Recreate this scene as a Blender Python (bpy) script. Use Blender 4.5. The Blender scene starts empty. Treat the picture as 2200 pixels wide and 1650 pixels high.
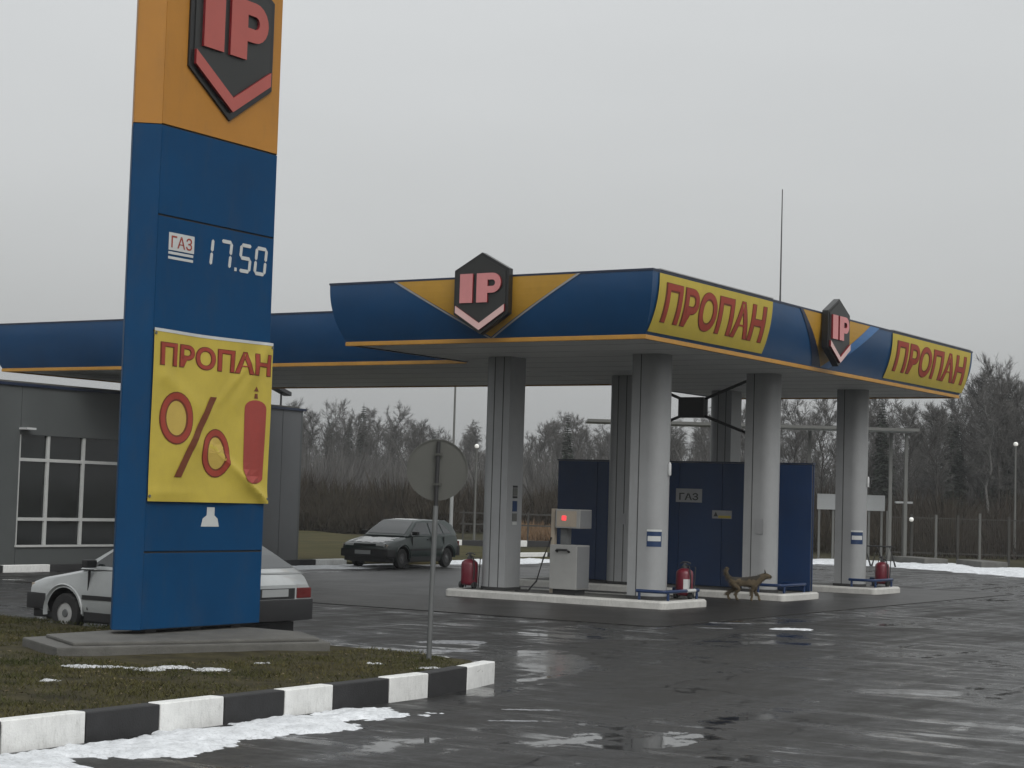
import bpy, bmesh, math, random
import numpy as np
from mathutils import Vector, Matrix, noise
R = math.radians
random.seed(7); rng = np.random.default_rng(7)
scene = bpy.context.scene
col = scene.collection
# ------------------------------------------------------------------ camera
# world frame: +X = towards the road, +Y = away along the canopy's long side, origin under canopy corner
TH = 0.5672
CAM = Vector((15.53, -28.79, 2.05))
def cf(x, y):
    "metres right of / ahead of the photographer's spot -> world x, y"
    return (CAM.x + x*math.cos(TH) - y*math.sin(TH), CAM.y + x*math.sin(TH) + y*math.cos(TH))
cam_d = bpy.data.cameras.new('camera'); cam = bpy.data.objects.new('camera', cam_d); col.objects.link(cam)
pitch, roll = 0.0633, 0.030
F0 = Vector((0, math.cos(pitch), math.sin(pitch))); R0 = Vector((1, 0, 0)); U0 = Vector((0, -math.sin(pitch), math.cos(pitch)))
R1 = R0*math.cos(roll) + U0*math.sin(roll); U1 = -R0*math.sin(roll) + U0*math.cos(roll)
rot = Matrix((R1, U1, -F0)).transposed()
cam.matrix_world = Matrix.Translation(CAM) @ Matrix.Rotation(TH, 4, 'Z') @ rot.to_4x4()
cam_d.sensor_width = 36; cam_d.lens = 36*3912.5/2200; cam_d.clip_start = .1; cam_d.clip_end = 6000
scene.camera = cam
# ------------------------------------------------------------------ overcast sky
world = bpy.data.worlds.new('World'); scene.world = world; world.use_nodes = True
nt = world.node_tree; N = nt.nodes; L = nt.links; N.clear()
out = N.new('ShaderNodeOutputWorld'); bg = N.new('ShaderNodeBackground')
sky = N.new('ShaderNodeTexSky'); sky.sky_type = 'NISHITA'; sky.sun_disc = False
SUN_EL, SUN_AZ = R(42), R(125)          # azimuth measured clockwise from +Y
sky.sun_elevation = SUN_EL; sky.sun_rotation = SUN_AZ; sky.dust_density = 6; sky.air_density = 1.5
hs = N.new('ShaderNodeHueSaturation'); hs.inputs['Saturation'].default_value = .12; hs.inputs['Value'].default_value = .06
L.new(sky.outputs[0], hs.inputs['Color'])
tc = N.new('ShaderNodeTexCoord'); sp = N.new('ShaderNodeSeparateXYZ'); L.new(tc.outputs['Generated'], sp.inputs[0])
mr = N.new('ShaderNodeMapRange'); mr.inputs[1].default_value = 0; mr.inputs[2].default_value = 1; mr.inputs[3].default_value = .31; mr.inputs[4].default_value = .86
L.new(sp.outputs['Z'], mr.inputs[0])
nz = N.new('ShaderNodeTexNoise'); nz.inputs['Scale'].default_value = 2.2; nz.inputs['Detail'].default_value = 4
mp = N.new('ShaderNodeMapping'); mp.inputs['Scale'].default_value = (1, 1, 3.5); L.new(tc.outputs['Generated'], mp.inputs[0]); L.new(mp.outputs[0], nz.inputs['Vector'])
cr = N.new('ShaderNodeMapRange'); cr.inputs[1].default_value = .3; cr.inputs[2].default_value = .7; cr.inputs[3].default_value = .94; cr.inputs[4].default_value = 1.06
L.new(nz.outputs[0], cr.inputs[0])
m1 = N.new('ShaderNodeMath'); m1.operation = 'MULTIPLY'; L.new(mr.outputs[0], m1.inputs[0]); L.new(cr.outputs[0], m1.inputs[1])
cm = N.new('ShaderNodeVectorMath'); cm.operation = 'SCALE'; cm.inputs[0].default_value = (.955, .985, .995); L.new(m1.outputs[0], cm.inputs['Scale'])
ad = N.new('ShaderNodeVectorMath'); ad.operation = 'ADD'; L.new(cm.outputs[0], ad.inputs[0]); L.new(hs.outputs[0], ad.inputs[1])
L.new(ad.outputs[0], bg.inputs['Color']); bg.inputs['Strength'].default_value = 1.0
L.new(bg.outputs[0], out.inputs['Surface'])
sd = bpy.data.lights.new('sun', 'SUN'); so = bpy.data.objects.new('sun', sd); col.objects.link(so)
sd.energy = .75; sd.angle = R(45); sd.color = (1, .985, .96)
sdir = Vector((math.sin(SUN_AZ)*math.cos(SUN_EL), math.cos(SUN_AZ)*math.cos(SUN_EL), math.sin(SUN_EL)))
so.rotation_euler = sdir.to_track_quat('Z', 'Y').to_euler(); so.location = (0, 0, 40)
vs = scene.view_settings; vs.view_transform = 'Standard'; vs.look = 'None'; vs.exposure = 0; vs.gamma = 1; vs.use_curve_mapping = False

# ------------------------------------------------------------------ materials
def mat(name, c, rough=.6, var=.15, scale=2.0, bump=0, bscale=40, metal=0, coat=0, c2=None, emit=None, spec=.5, detail=5, dirt=0):
    m = bpy.data.materials.new(name); m.use_nodes = True
    t = m.node_tree; n = t.nodes; l = t.links; b = n['Principled BSDF']
    tcn = n.new('ShaderNodeTexCoord')
    no = n.new('ShaderNodeTexNoise'); no.inputs['Scale'].default_value = scale; no.inputs['Detail'].default_value = detail
    no.inputs['Roughness'].default_value = .65
    l.new(tcn.outputs['Object'], no.inputs['Vector'])
    rp = n.new('ShaderNodeMapRange'); rp.inputs[1].default_value = .3; rp.inputs[2].default_value = .7
    l.new(no.outputs[0], rp.inputs[0])
    mx = n.new('ShaderNodeMix'); mx.data_type = 'RGBA'; l.new(rp.outputs[0], mx.inputs[0])
    ca = [v*(1-var) for v in c]; cb = c2 if c2 else [min(1, v*(1+var)) for v in c]
    mx.inputs[6].default_value = (*ca, 1); mx.inputs[7].default_value = (*cb, 1)
    src = mx.outputs[2]
    if dirt:
        n2 = n.new('ShaderNodeTexNoise'); n2.inputs['Scale'].default_value = scale*6; n2.inputs['Detail'].default_value = 8
        n2.inputs['Roughness'].default_value = .75
        mpn = n.new('ShaderNodeMapping'); mpn.inputs['Scale'].default_value = (1, 1, .25); l.new(tcn.outputs['Object'], mpn.inputs[0]); l.new(mpn.outputs[0], n2.inputs['Vector'])
        r2 = n.new('ShaderNodeMapRange'); r2.inputs[1].default_value = .5; r2.inputs[2].default_value = .75; r2.inputs[4].default_value = dirt
        l.new(n2.outputs[0], r2.inputs[0])
        m2 = n.new('ShaderNodeMix'); m2.data_type = 'RGBA'; l.new(r2.outputs[0], m2.inputs[0]); l.new(src, m2.inputs[6]); m2.inputs[7].default_value = (.06, .055, .045, 1)
        src = m2.outputs[2]
    l.new(src, b.inputs['Base Color'])
    rr = n.new('ShaderNodeMapRange'); rr.inputs[3].default_value = max(.02, rough-.1); rr.inputs[4].default_value = min(1, rough+.1)
    l.new(no.outputs[0], rr.inputs[0]); l.new(rr.outputs[0], b.inputs['Roughness'])
    b.inputs['Metallic'].default_value = metal; b.inputs['Coat Weight'].default_value = coat; b.inputs['Coat Roughness'].default_value = .08
    b.inputs['Specular IOR Level'].default_value = spec
    if bump:
        bn = n.new('ShaderNodeTexNoise'); bn.inputs['Scale'].default_value = bscale; bn.inputs['Detail'].default_value = 6
        l.new(tcn.outputs['Object'], bn.inputs['Vector'])
        bu = n.new('ShaderNodeBump'); bu.inputs['Strength'].default_value = bump; bu.inputs['Distance'].default_value = .02
        l.new(bn.outputs[0], bu.inputs['Height']); l.new(bu.outputs[0], b.inputs['Normal'])
    if emit:
        b.inputs['Emission Color'].default_value = (*emit[0], 1); b.inputs['Emission Strength'].default_value = emit[1]
    return m
M = {}
M['kerb_white'] = mat('kerb_white', (.66, .665, .65), .7, .10, 5, .25, 60, dirt=.35)
M['kerb_black'] = mat('kerb_black', (.018, .018, .019), .75, .35, 6, .25, 60)
M['concrete'] = mat('concrete', (.085, .083, .075), .75, .3, 3, .4, 50)
M['soil'] = mat('soil', (.038, .033, .020), .9, .45, 4, .8, 30, spec=.1, c2=(.062, .055, .028))
M['field'] = mat('field', (.042, .042, .022), .95, .4, .15, .6, 4, spec=.05, c2=(.055, .048, .03))
M['snow'] = mat('snow', (.60, .62, .64), .7, .2, 5, .6, 25, dirt=.55)
M['old_snow'] = mat('old_snow', (.46, .47, .48), .7, .25, 14, .6, 40, dirt=.7)
M['slush_glint'] = mat('slush_glint', (.20, .205, .215), .3, .4, 8, .6, 40)  # greyed snow patches, and painted reflections on the wet asphalt
M['pylon_blue'] = mat('pylon_blue', (.0003, .040, .112), .55, .12, .9, .03, 6, dirt=.20, spec=.15)
M['pylon_yellow'] = mat('pylon_yellow', (.37, .165, .025), .5, .08, .9, .03, 6, dirt=.16, spec=.3)
M['canopy_blue'] = mat('canopy_blue', (.002, .046, .130), .33, .12, .8, dirt=.10)
M['canopy_yellow'] = mat('canopy_yellow', (.40, .22, .025), .45, .10, 1.5, dirt=.12)
M['trim'] = mat('trim', (.42, .21, .03), .45, .12, 3, dirt=.15)
M['cap_dark'] = mat('cap_dark', (.012, .02, .045), .4, .1)
M['cap_light'] = mat('cap_light', (.26, .265, .27), .5, .1)
M['banner'] = mat('banner', (.43, .335, .045), .6, .07, 3, .06, 6)
M['letter'] = mat('letter', (.27, .034, .017), .6, .10, 6)
M['letter_edge'] = mat('letter_edge', (.13, .03, .006), .6, .10, 6)
M['print_pale'] = mat('print_pale', (.42, .30, .06), .6, .05, 4)
M['cylinder_red'] = mat('cylinder_red', (.27, .04, .03), .6, .08, 4)
M['logo_black'] = mat('logo_black', (.008, .008, .008), .35, .15, 2)
M['logo_grey'] = mat('logo_grey', (.016, .017, .016), .4, .15, 2)
M['logo_red'] = mat('logo_red', (.35, .075, .06), .4, .06, 3)
M['logo_pink'] = mat('logo_pink', (.54, .21, .21), .4, .06, 3)
M['logo_pale'] = mat('logo_pale', (.60, .40, .38), .4, .06, 3)
M['logo_side'] = mat('logo_side', (.18, .008, .012), .45, .1, 3)
M['soffit'] = mat('soffit', (.82, .83, .81), .55, .06, .6)
M['column'] = mat('column', (.275, .282, .285), .42, .08, 1.0, dirt=.12)
M['joint'] = mat('joint', (.03, .03, .03), .8)
M['white_paint'] = mat('white_paint', (.46, .455, .43), .6, .12, 4, .15, 40, dirt=.30)
M['tank_blue'] = mat('tank_blue', (.0006, .022, .082), .5, .18, .8, dirt=.10)
M['pipe_blue'] = mat('pipe_blue', (.003, .020, .075), .4, .15, 5)
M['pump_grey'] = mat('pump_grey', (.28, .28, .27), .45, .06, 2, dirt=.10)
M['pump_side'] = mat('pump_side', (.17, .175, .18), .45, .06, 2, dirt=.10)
M['tan'] = mat('tan', (.34, .29, .23), .5, .1, 3)
M['black'] = mat('black', (.012, .012, .013), .55, .2, 5)
M['rubber'] = mat('rubber', (.016, .016, .016), .8, .25, 8)
M['red'] = mat('red', (.12, .008, .018), .35, .12, 6)
M['dark_glass'] = mat('dark_glass', (.012, .014, .014), .06, .2, 1, spec=.6)
M['car_glass'] = mat('car_glass', (.02, .024, .025), .05, .1, 1, spec=.8)
M['frame_white'] = mat('frame_white', (.46, .47, .46), .5, .06, 4)
M['wall'] = mat('wall', (.078, .085, .085), .5, .08, .7, dirt=.10)
M['wall_lit'] = mat('wall_lit', (.115, .12, .125), .5, .08, .7, dirt=.10)  # same cladding as the wall, stronger daylight put into its colour
M['car_white'] = mat('car_white', (.33, .345, .345), .35, .06, 2, coat=.6, dirt=.15)
M['car_green'] = mat('car_green', (.005, .017, .014), .35, .15, 2, coat=.25)
M['sky_sheen'] = mat('sky_sheen', (.58, .59, .59), .6, .2, 6)  # pale tone painted for the sky's sheen on hood and roof
M['plastic'] = mat('plastic', (.010, .010, .011), .6, .2, 6)
M['rim'] = mat('rim', (.42, .42, .41), .4, .12, 8, metal=.3, dirt=.25)
M['rim_dark'] = mat('rim_dark', (.05, .05, .05), .5, .2, 8)
M['lamp_glass'] = mat('lamp_glass', (.5, .51, .51), .12, .05, 4, spec=.8)
M['tail'] = mat('tail', (.10, .008, .008), .25, .2, 6)
M['steel'] = mat('steel', (.13, .135, .135), .5, .12, 5, metal=.4)
M['sign_back'] = mat('sign_back', (.062, .063, .055), .6, .08, 3)
M['dark_steel'] = mat('dark_steel', (.05, .05, .052), .5, .2, 5)
M['far_white'] = mat('far_white', (.26, .27, .27), .6, .1, 1)
M['far_grey'] = mat('far_grey', (.10, .102, .095), .6, .1, 1)
M['fence'] = mat('fence', (.032, .031, .027), .7, .15, 2)
M['bark'] = mat('bark', (.050, .047, .043), .9, .35, 2.0, spec=.1)
M['birch'] = mat('birch', (.26, .255, .24), .9, .5, 2.5, c2=(.10, .10, .095))
M['twig'] = mat('twig', (.092, .089, .085), .95, .3, .3, spec=.05)
M['needle'] = mat('needle', (.020, .028, .018), .9, .3, .6)
M['shrub'] = mat('shrub', (.050, .037, .030), .95, .4, .12, spec=.05, c2=(.040, .036, .026))
M['reed'] = mat('reed', (.17, .105, .055), .95, .35, .6)
M['grass'] = mat('grass', (.052, .066, .018), .85, .45, .8, spec=.1, c2=(.092, .080, .034))
M['fur'] = mat('fur', (.095, .072, .042), .9, .35, 6, .6, 90, c2=(.12, .09, .05))
M['fur_dark'] = mat('fur_dark', (.03, .026, .02), .9, .3, 8)
M['led'] = mat('led', (.5, .02, .02), .4, .1, 4, emit=((1, .05, .06), 1.6))
M['lamp_on'] = mat('lamp_on', (.8, .8, .78), .4, .05, 2, emit=((1, .95, .85), .12))

def asphalt():
    m = bpy.data.materials.new('asphalt'); m.use_nodes = True
    t = m.node_tree; n = t.nodes; l = t.links; b = n['Principled BSDF']
    tcn = n.new('ShaderNodeTexCoord')
    def nzz(sc, det=6, ro=.6, stretch=None, off=(0, 0, 0), rz=0):
        q = n.new('ShaderNodeTexNoise'); q.inputs['Scale'].default_value = sc; q.inputs['Detail'].default_value = det; q.inputs['Roughness'].default_value = ro
        mpn = n.new('ShaderNodeMapping'); mpn.inputs['Location'].default_value = off; mpn.inputs['Rotation'].default_value = (0, 0, rz)
        if stretch: mpn.inputs['Scale'].default_value = stretch
        l.new(tcn.outputs['Object'], mpn.inputs[0]); l.new(mpn.outputs[0], q.inputs['Vector']); return q.outputs[0]
    def ramp(s, a, b_, lo=0, hi=1):
        q = n.new('ShaderNodeMapRange'); q.inputs[1].default_value = a; q.inputs[2].default_value = b_; q.inputs[3].default_value = lo; q.inputs[4].default_value = hi
        l.new(s, q.inputs[0]); return q.outputs[0]
    def mth(op, a, b_):
        q = n.new('ShaderNodeMath'); q.operation = op
        for k, v in enumerate((a, b_)):
            if isinstance(v, (int, float)): q.inputs[k].default_value = v
            else: l.new(v, q.inputs[k])
        return q.outputs[0]
    big = nzz(.28, 5, .6, (1, .55, 1), (11, 4, 0)); med = nzz(1.3, 6, .65, (1, .6, 1), (3, 1, 0)); fine = nzz(45, 4, .7); track = nzz(.9, 3, .5, (2.2, .12, 1), (5, 2, 0), R(14))
    sml = nzz(4.2, 6, .7, (1, .75, 1), (7, 3, 0))
    wet = mth('ADD', mth('ADD', mth('MULTIPLY', big, .42), mth('MULTIPLY', med, .33)), mth('MULTIPLY', sml, .25))
    wet = mth('ADD', wet, mth('MULTIPLY', ramp(track, .35, .65, -.5, .5), .10))
    wet_pud = ramp(wet, .560, .595)                   # standing water
    strk = nzz(1.9, 7, .68, (.30, 1.15, 1), (2, 9, 0), -.57)    # shallow films in the ruts and dents
    wet_pud = mth('MAXIMUM', wet_pud, mth('MULTIPLY', mth('MULTIPLY', ramp(strk, .525, .59), .95), ramp(big, .44, .56)))
    for (px, py, ra, rb, an_) in ((3.30,-8.8,1.75,.62,2.12),(8.35,-8.65,.95,.35,.57),(10.4,-7.2,1.2,.5,.4),(1.6,-4.6,1.3,.35,.5),(4.0,-3.2,1.0,.3,.6)):
        mp_ = n.new('ShaderNodeMapping'); mp_.vector_type = 'TEXTURE'; mp_.inputs['Location'].default_value = (px, py, 0); mp_.inputs['Rotation'].default_value = (0, 0, an_); mp_.inputs['Scale'].default_value = (ra, rb, 1)
        l.new(tcn.outputs['Object'], mp_.inputs[0]); ln_ = n.new('ShaderNodeVectorMath'); ln_.operation = 'LENGTH'; l.new(mp_.outputs[0], ln_.inputs[0])
        wet_pud = mth('MAXIMUM', wet_pud, ramp(mth('ADD', ln_.outputs['Value'], mth('MULTIPLY', ramp(med, .3, .7, -1, 1), .55)), 1.05, .85))
    pud = wet_pud
    damp = ramp(mth('ADD', mth('MULTIPLY', wet, .75), mth('MULTIPLY', strk, .25)), .43, .55)
    cmx = n.new('ShaderNodeMix'); cmx.data_type = 'RGBA'; l.new(damp, cmx.inputs[0])
    cmx.inputs[6].default_value = (.036, .0355, .034, 1); cmx.inputs[7].default_value = (.017, .017, .017, 1)
    c2 = n.new('ShaderNodeMix'); c2.data_type = 'RGBA'; c2.blend_type = 'MULTIPLY'; c2.inputs[0].default_value = 1
    l.new(cmx.outputs[2], c2.inputs[6]); gv = ramp(fine, .3, .7, .55, 1.6)
    vo = n.new('ShaderNodeTexVoronoi'); vo.feature = 'DISTANCE_TO_EDGE'; vo.inputs['Scale'].default_value = .22
    wv = n.new('ShaderNodeVectorMath'); wv.operation = 'ADD'; l.new(tcn.outputs['Object'], wv.inputs[0])
    wn = n.new('ShaderNodeTexNoise'); wn.inputs['Scale'].default_value = .9; wn.inputs['Detail'].default_value = 5; l.new(tcn.outputs['Object'], wn.inputs['Vector'])
    ws = n.new('ShaderNodeVectorMath'); ws.operation = 'SCALE'; ws.inputs['Scale'].default_value = 1.6; l.new(wn.outputs['Color'], ws.inputs[0]); l.new(ws.outputs[0], wv.inputs[1]); l.new(wv.outputs[0], vo.inputs['Vector'])
    gv = mth('MULTIPLY', gv, ramp(vo.outputs['Distance'], .002, .006, .25, 1))
    cg = n.new('ShaderNodeCombineColor'); [l.new(gv, cg.inputs[i]) for i in range(3)]
    l.new(cg.outputs[0], c2.inputs[7]); l.new(c2.outputs[2], b.inputs['Base Color'])
    rgh = mth('SUBTRACT', ramp(damp, 0, 1, .62, .34), mth('MULTIPLY', pud, .31))
    l.new(mth('MAXIMUM', rgh, .035), b.inputs['Roughness'])
    l.new(mth('ADD', ramp(damp, 0, 1, .06, .24), mth('MULTIPLY', pud, .30)), b.inputs['Specular IOR Level'])
    bu = n.new('ShaderNodeBump'); bu.inputs['Distance'].default_value = .006
    l.new(mth('ADD', mth('MULTIPLY', fine, .6), mth('MULTIPLY', nzz(9, 4), .8)), bu.inputs['Height'])
    l.new(mth('MULTIPLY', mth('SUBTRACT', 1.0, pud), .75), bu.inputs['Strength']); l.new(bu.outputs[0], b.inputs['Normal'])
    return m
M['asphalt'] = asphalt()
M['apron'] = mat('apron', (.040, .037, .033), .42, .4, .8, .35, 60, spec=.22, c2=(.022, .021, .020))

# ------------------------------------------------------------------ mesh helpers
def new_obj(name, me, m=None, parent=None):
    o = bpy.data.objects.new(name, me); col.objects.link(o)
    if m is not None: me.materials.append(M[m] if isinstance(m, str) else m)
    if parent is not None:
        o.parent = parent
    return o
class MB:
    def __init__(s): s.v = []; s.f = []
    def add(s, vs_, fs):
        k = len(s.v); s.v += [tuple(p) for p in vs_]; s.f += [tuple(i+k for i in f) for f in fs]; return s
    def box(s, x0, x1, y0, y1, z0, z1):
        return s.add([(x0,y0,z0),(x1,y0,z0),(x1,y1,z0),(x0,y1,z0),(x0,y0,z1),(x1,y0,z1),(x1,y1,z1),(x0,y1,z1)],
                     [(3,2,1,0),(4,5,6,7),(0,1,5,4),(1,2,6,5),(2,3,7,6),(3,0,4,7)])
    def prism(s, poly, fn0, fn1):
        n = len(poly); vs_ = [fn0(*p) for p in poly]+[fn1(*p) for p in poly]
        return s.add(vs_, [tuple(range(n))[::-1], tuple(range(n, 2*n))]+[(i,(i+1)%n,n+(i+1)%n,n+i) for i in range(n)])
    def zprism(s, poly, z0, z1): return s.prism(poly, lambda x,y:(x,y,z0), lambda x,y:(x,y,z1))
    def cyl(s, p0, p1, r0, r1=None, n=12):
        r1 = r0 if r1 is None else r1
        p0 = Vector(p0); p1 = Vector(p1); d = (p1-p0).normalized(); a = d.orthogonal().normalized(); b = d.cross(a)
        ring = lambda p, r: [p+(a*math.cos(2*math.pi*i/n)+b*math.sin(2*math.pi*i/n))*r for i in range(n)]
        return s.add(ring(p0, r0)+ring(p1, r1), [tuple(range(n))[::-1], tuple(range(n, 2*n))]+[(i,(i+1)%n,n+(i+1)%n,n+i) for i in range(n)])
    def tube(s, pts, r, n=8, closed=False):
        pts = [Vector(p) for p in pts]; rs = r if isinstance(r, (list, tuple)) else [r]*len(pts); k0 = len(s.v); up = Vector((0,0,1)); rings = []
        for i, p in enumerate(pts):
            d = (pts[min(i+1, len(pts)-1)]-pts[max(i-1, 0)]).normalized()
            a = d.cross(up if abs(d.z) < .95 else Vector((1,0,0))).normalized(); b = d.cross(a)
            rings.append([p+(a*math.cos(2*math.pi*j/n)+b*math.sin(2*math.pi*j/n))*rs[i] for j in range(n)])
        vs_ = [q for rg in rings for q in rg]; m = len(pts); fs = []
        for i in range(m-1):
            for j in range(n): fs.append((i*n+j, i*n+(j+1)%n, (i+1)*n+(j+1)%n, (i+1)*n+j))
        fs += [tuple(range(n))[::-1], tuple(range((m-1)*n, m*n))]
        return s.add(vs_, fs)
    def lathe(s, prof, c=(0,0,0), n=20):
        vs_ = []; fs = []
        for r, z in prof: vs_ += [(c[0]+r*math.cos(2*math.pi*i/n), c[1]+r*math.sin(2*math.pi*i/n), c[2]+z) for i in range(n)]
        for k in range(len(prof)-1):
            for i in range(n): fs.append((k*n+i, k*n+(i+1)%n, (k+1)*n+(i+1)%n, (k+1)*n+i))
        fs += [tuple(range(n))[::-1], tuple(range((len(prof)-1)*n, len(prof)*n))]
        return s.add(vs_, fs)
    def grid(s, fn, nu, nv):
        vs_ = [fn(i/nu, j/nv) for j in range(nv+1) for i in range(nu+1)]
        return s.add(vs_, [(j*(nu+1)+i, j*(nu+1)+i+1, (j+1)*(nu+1)+i+1, (j+1)*(nu+1)+i) for j in range(nv) for i in range(nu)])
    def mesh(s, name, smooth=False, bevel=0, origin=None, seg=2):
        me = bpy.data.meshes.new(name)
        vs_ = s.v if origin is None else [(p[0]-origin[0], p[1]-origin[1], p[2]-origin[2]) for p in s.v]
        me.from_pydata([tuple(map(float, p)) for p in vs_], [], s.f)
        bm = bmesh.new(); bm.from_mesh(me)
        bmesh.ops.recalc_face_normals(bm, faces=bm.faces)
        if bevel:
            es = [e for e in bm.edges if len(e.link_faces) == 2 and e.calc_face_angle(0) > .5]
            bmesh.ops.bevel(bm, geom=es, offset=bevel, segments=seg, profile=.7, affect='EDGES', clamp_overlap=True)
        bm.to_mesh(me); bm.free()
        if smooth:
            for p in me.polygons: p.use_smooth = True
            if hasattr(me, 'set_sharp_from_angle'): me.set_sharp_from_angle(angle=R(smooth if smooth is not True else 40))
        return me
    def build(s, name, m, parent=None, smooth=False, bevel=0, local=False, seg=2):
        "vertices are world coordinates unless local; the object's origin is put at its own base"
        if local or not s.v:
            return new_obj(name, s.mesh(name, smooth, bevel, None, seg), m, parent)
        if parent is not None: o0 = wloc(parent)
        else:
            a = np.array(s.v); o0 = ((a[:,0].min()+a[:,0].max())/2, (a[:,1].min()+a[:,1].max())/2, a[:,2].min())
        o = new_obj(name, s.mesh(name, smooth, bevel, o0, seg), m, parent)
        if parent is None: o.location = o0
        return o
def wloc(o):
    v = Vector(o.location)
    while o.parent is not None: o = o.parent; v += o.location
    return tuple(v)
def tag(o, label=None, cat=None, group=None, kind=None):
    for k, v in (('label', label), ('category', cat), ('group', group), ('kind', kind)):
        if v: o[k] = v
    return o
def thing(name, loc, label, cat, group=None, rz=0):
    o = bpy.data.objects.new(name, None); col.objects.link(o); o.location = loc; o.rotation_euler = (0, 0, rz); o.empty_display_size = .2
    return tag(o, label, cat, group)
def copy_tree(o, parent=None):
    c = o.copy(); col.objects.link(c); c.parent = parent
    for ch in o.children: copy_tree(ch, c)
    return c
def text_bm(s, offset=.0):
    "flat text as a bmesh normalised to the unit square"
    cu = bpy.data.curves.new('t', 'FONT'); cu.body = s; cu.offset = offset; cu.resolution_u = 4
    ob = bpy.data.objects.new('t', cu); col.objects.link(ob)
    dg = bpy.context.evaluated_depsgraph_get(); me = bpy.data.meshes.new_from_object(ob.evaluated_get(dg), depsgraph=dg)
    bm = bmesh.new(); bm.from_mesh(me); bpy.data.objects.remove(ob); bpy.data.meshes.remove(me); bpy.data.curves.remove(cu)
    xs = [v.co.x for v in bm.verts]; ys = [v.co.y for v in bm.verts]
    for v in bm.verts: v.co = ((v.co.x-min(xs))/(max(xs)-min(xs)), (v.co.y-min(ys))/(max(ys)-min(ys)), 0)
    return bm
def map_bm(bm, fn, name, m, parent, nu=0, nv=4):
    for k in range(1, nv): bmesh.ops.bisect_plane(bm, geom=bm.verts[:]+bm.edges[:]+bm.faces[:], plane_co=(0, k/nv, 0), plane_no=(0, 1, 0))
    for k in range(1, nu): bmesh.ops.bisect_plane(bm, geom=bm.verts[:]+bm.edges[:]+bm.faces[:], plane_co=(k/nu, 0, 0), plane_no=(1, 0, 0))
    o0 = Vector(wloc(parent))
    for v in bm.verts: v.co = Vector(fn(v.co.x, v.co.y))-o0
    me = bpy.data.meshes.new(name); bm.to_mesh(me); bm.free()
    return new_obj(name, me, m, parent)
def poly_bm(polys):
    bm = bmesh.new()
    for p in polys: bm.faces.new([bm.verts.new((x, y, 0)) for x, y in p])
    return bm

# ------------------------------------------------------------------ ground, lot, apron
g = MB().add([(-1500,-1500,-.06),(1500,-1500,-.06),(1500,1500,-.06),(-1500,1500,-.06)], [(0,1,2,3)])
tag(g.build('ground', 'field', local=True), kind='structure')
lot_edge = [(-17.35,-60),(-17.35,14.2),(-16.0,18.5),(-16.2,24.5),(-12.5,31.5),(-9.9,35.4),(-7.6,34.6),(-2.4,31.4),(6,26.5),(18,21),(60,12),(60,-60)]
a = MB(); a.add([(x,y,0) for x,y in lot_edge], [tuple(range(len(lot_edge)))])
a.add([(x,y,0) for x,y in lot_edge]+[(x,y,-.06) for x,y in lot_edge], [(i,(i+1)%len(lot_edge),len(lot_edge)+(i+1)%len(lot_edge),len(lot_edge)+i) for i in range(len(lot_edge))])
tag(a.build('road', 'asphalt', local=True), kind='structure')
ap = MB().zprism([(-14,-1.75),(1.05,-1.75),(1.3,-1.5),(1.3,17.8),(-14,17.8)], .002, .014)
tag(ap.build('pavement', 'apron', local=True), kind='structure')

# ------------------------------------------------------------------ traffic island: turf, blades, kerb
XK = 4.62     # back of the kerb blocks
tx = [(XK-.02,-60),(XK-.02,-12.9),(4.30,-11.6),(3.7,-10.95),(2.6,-10.62),(-3,-10.85),(-12,-10.85),(-12,-60)]
def turf_h(x, y): return .175+.05*noise.noise(Vector((x*.5, y*.5, 3)))+.02*noise.noise(Vector((x*2.1, y*2.1, 1)))
bm = bmesh.new(); bm.faces.new([bm.verts.new((x,y,0)) for x,y in tx])
for k in range(-24, 13):
    bmesh.ops.bisect_plane(bm, geom=bm.verts[:]+bm.edges[:]+bm.faces[:], plane_co=(k*.5, 0, 0), plane_no=(1,0,0))
for k in range(52):
    bmesh.ops.bisect_plane(bm, geom=bm.verts[:]+bm.edges[:]+bm.faces[:], plane_co=(0, -36+k*.5, 0), plane_no=(0,1,0))
for v in bm.verts:
    e = max(0, min(1, (XK-.02-v.co.x)/.6)); v.co.z = .185*(1-e)+turf_h(v.co.x, v.co.y)*e
me = bpy.data.meshes.new('turf'); bm.to_mesh(me); bm.free()
for p in me.polygons: p.use_smooth = True
tag(new_obj('ground_turf', me, 'soil'), kind='structure')
# blades: one uncountable mass
nb = 120000
bx = rng.uniform(-6.5, XK-.05, nb*2); by = rng.uniform(-21.5, -10.5, nb*2)
def inside(x, y): return not (x > 2.6 and (y+10.45) > -(x-2.6)*.75) and not (-.82 < x < 1.98 and -14.45 < y < -9.0)
den = np.array([noise.noise(Vector((x*.9, y*.9, 7)))+.6*noise.noise(Vector((x*3, y*3, 2))) for x, y in zip(bx, by)])
keep = np.array([inside(x, y) for x, y in zip(bx, by)]) & (den+rng.uniform(-.5, .6, nb*2) > .0)
bx = bx[keep][:nb]; by = by[keep][:nb]; n_ = len(bx)
bz = np.array([turf_h(x, y) for x, y in zip(bx, by)])-.01
an = rng.uniform(0, 2*math.pi, n_); hh = rng.uniform(.015, .05, n_)*(1+.6*(rng.random(n_) > .93)); wd = rng.uniform(.004, .008, n_); ln = rng.uniform(.2, 1.6, n_); la = rng.uniform(0, 2*math.pi, n_)
V = np.zeros((n_, 3, 3)); V[:,0,0] = bx-np.cos(an)*wd; V[:,0,1] = by-np.sin(an)*wd; V[:,1,0] = bx+np.cos(an)*wd; V[:,1,1] = by+np.sin(an)*wd; V[:,0,2] = V[:,1,2] = bz
V[:,2,0] = bx+np.cos(la)*hh*ln; V[:,2,1] = by+np.sin(la)*hh*ln; V[:,2,2] = bz+hh
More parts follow.
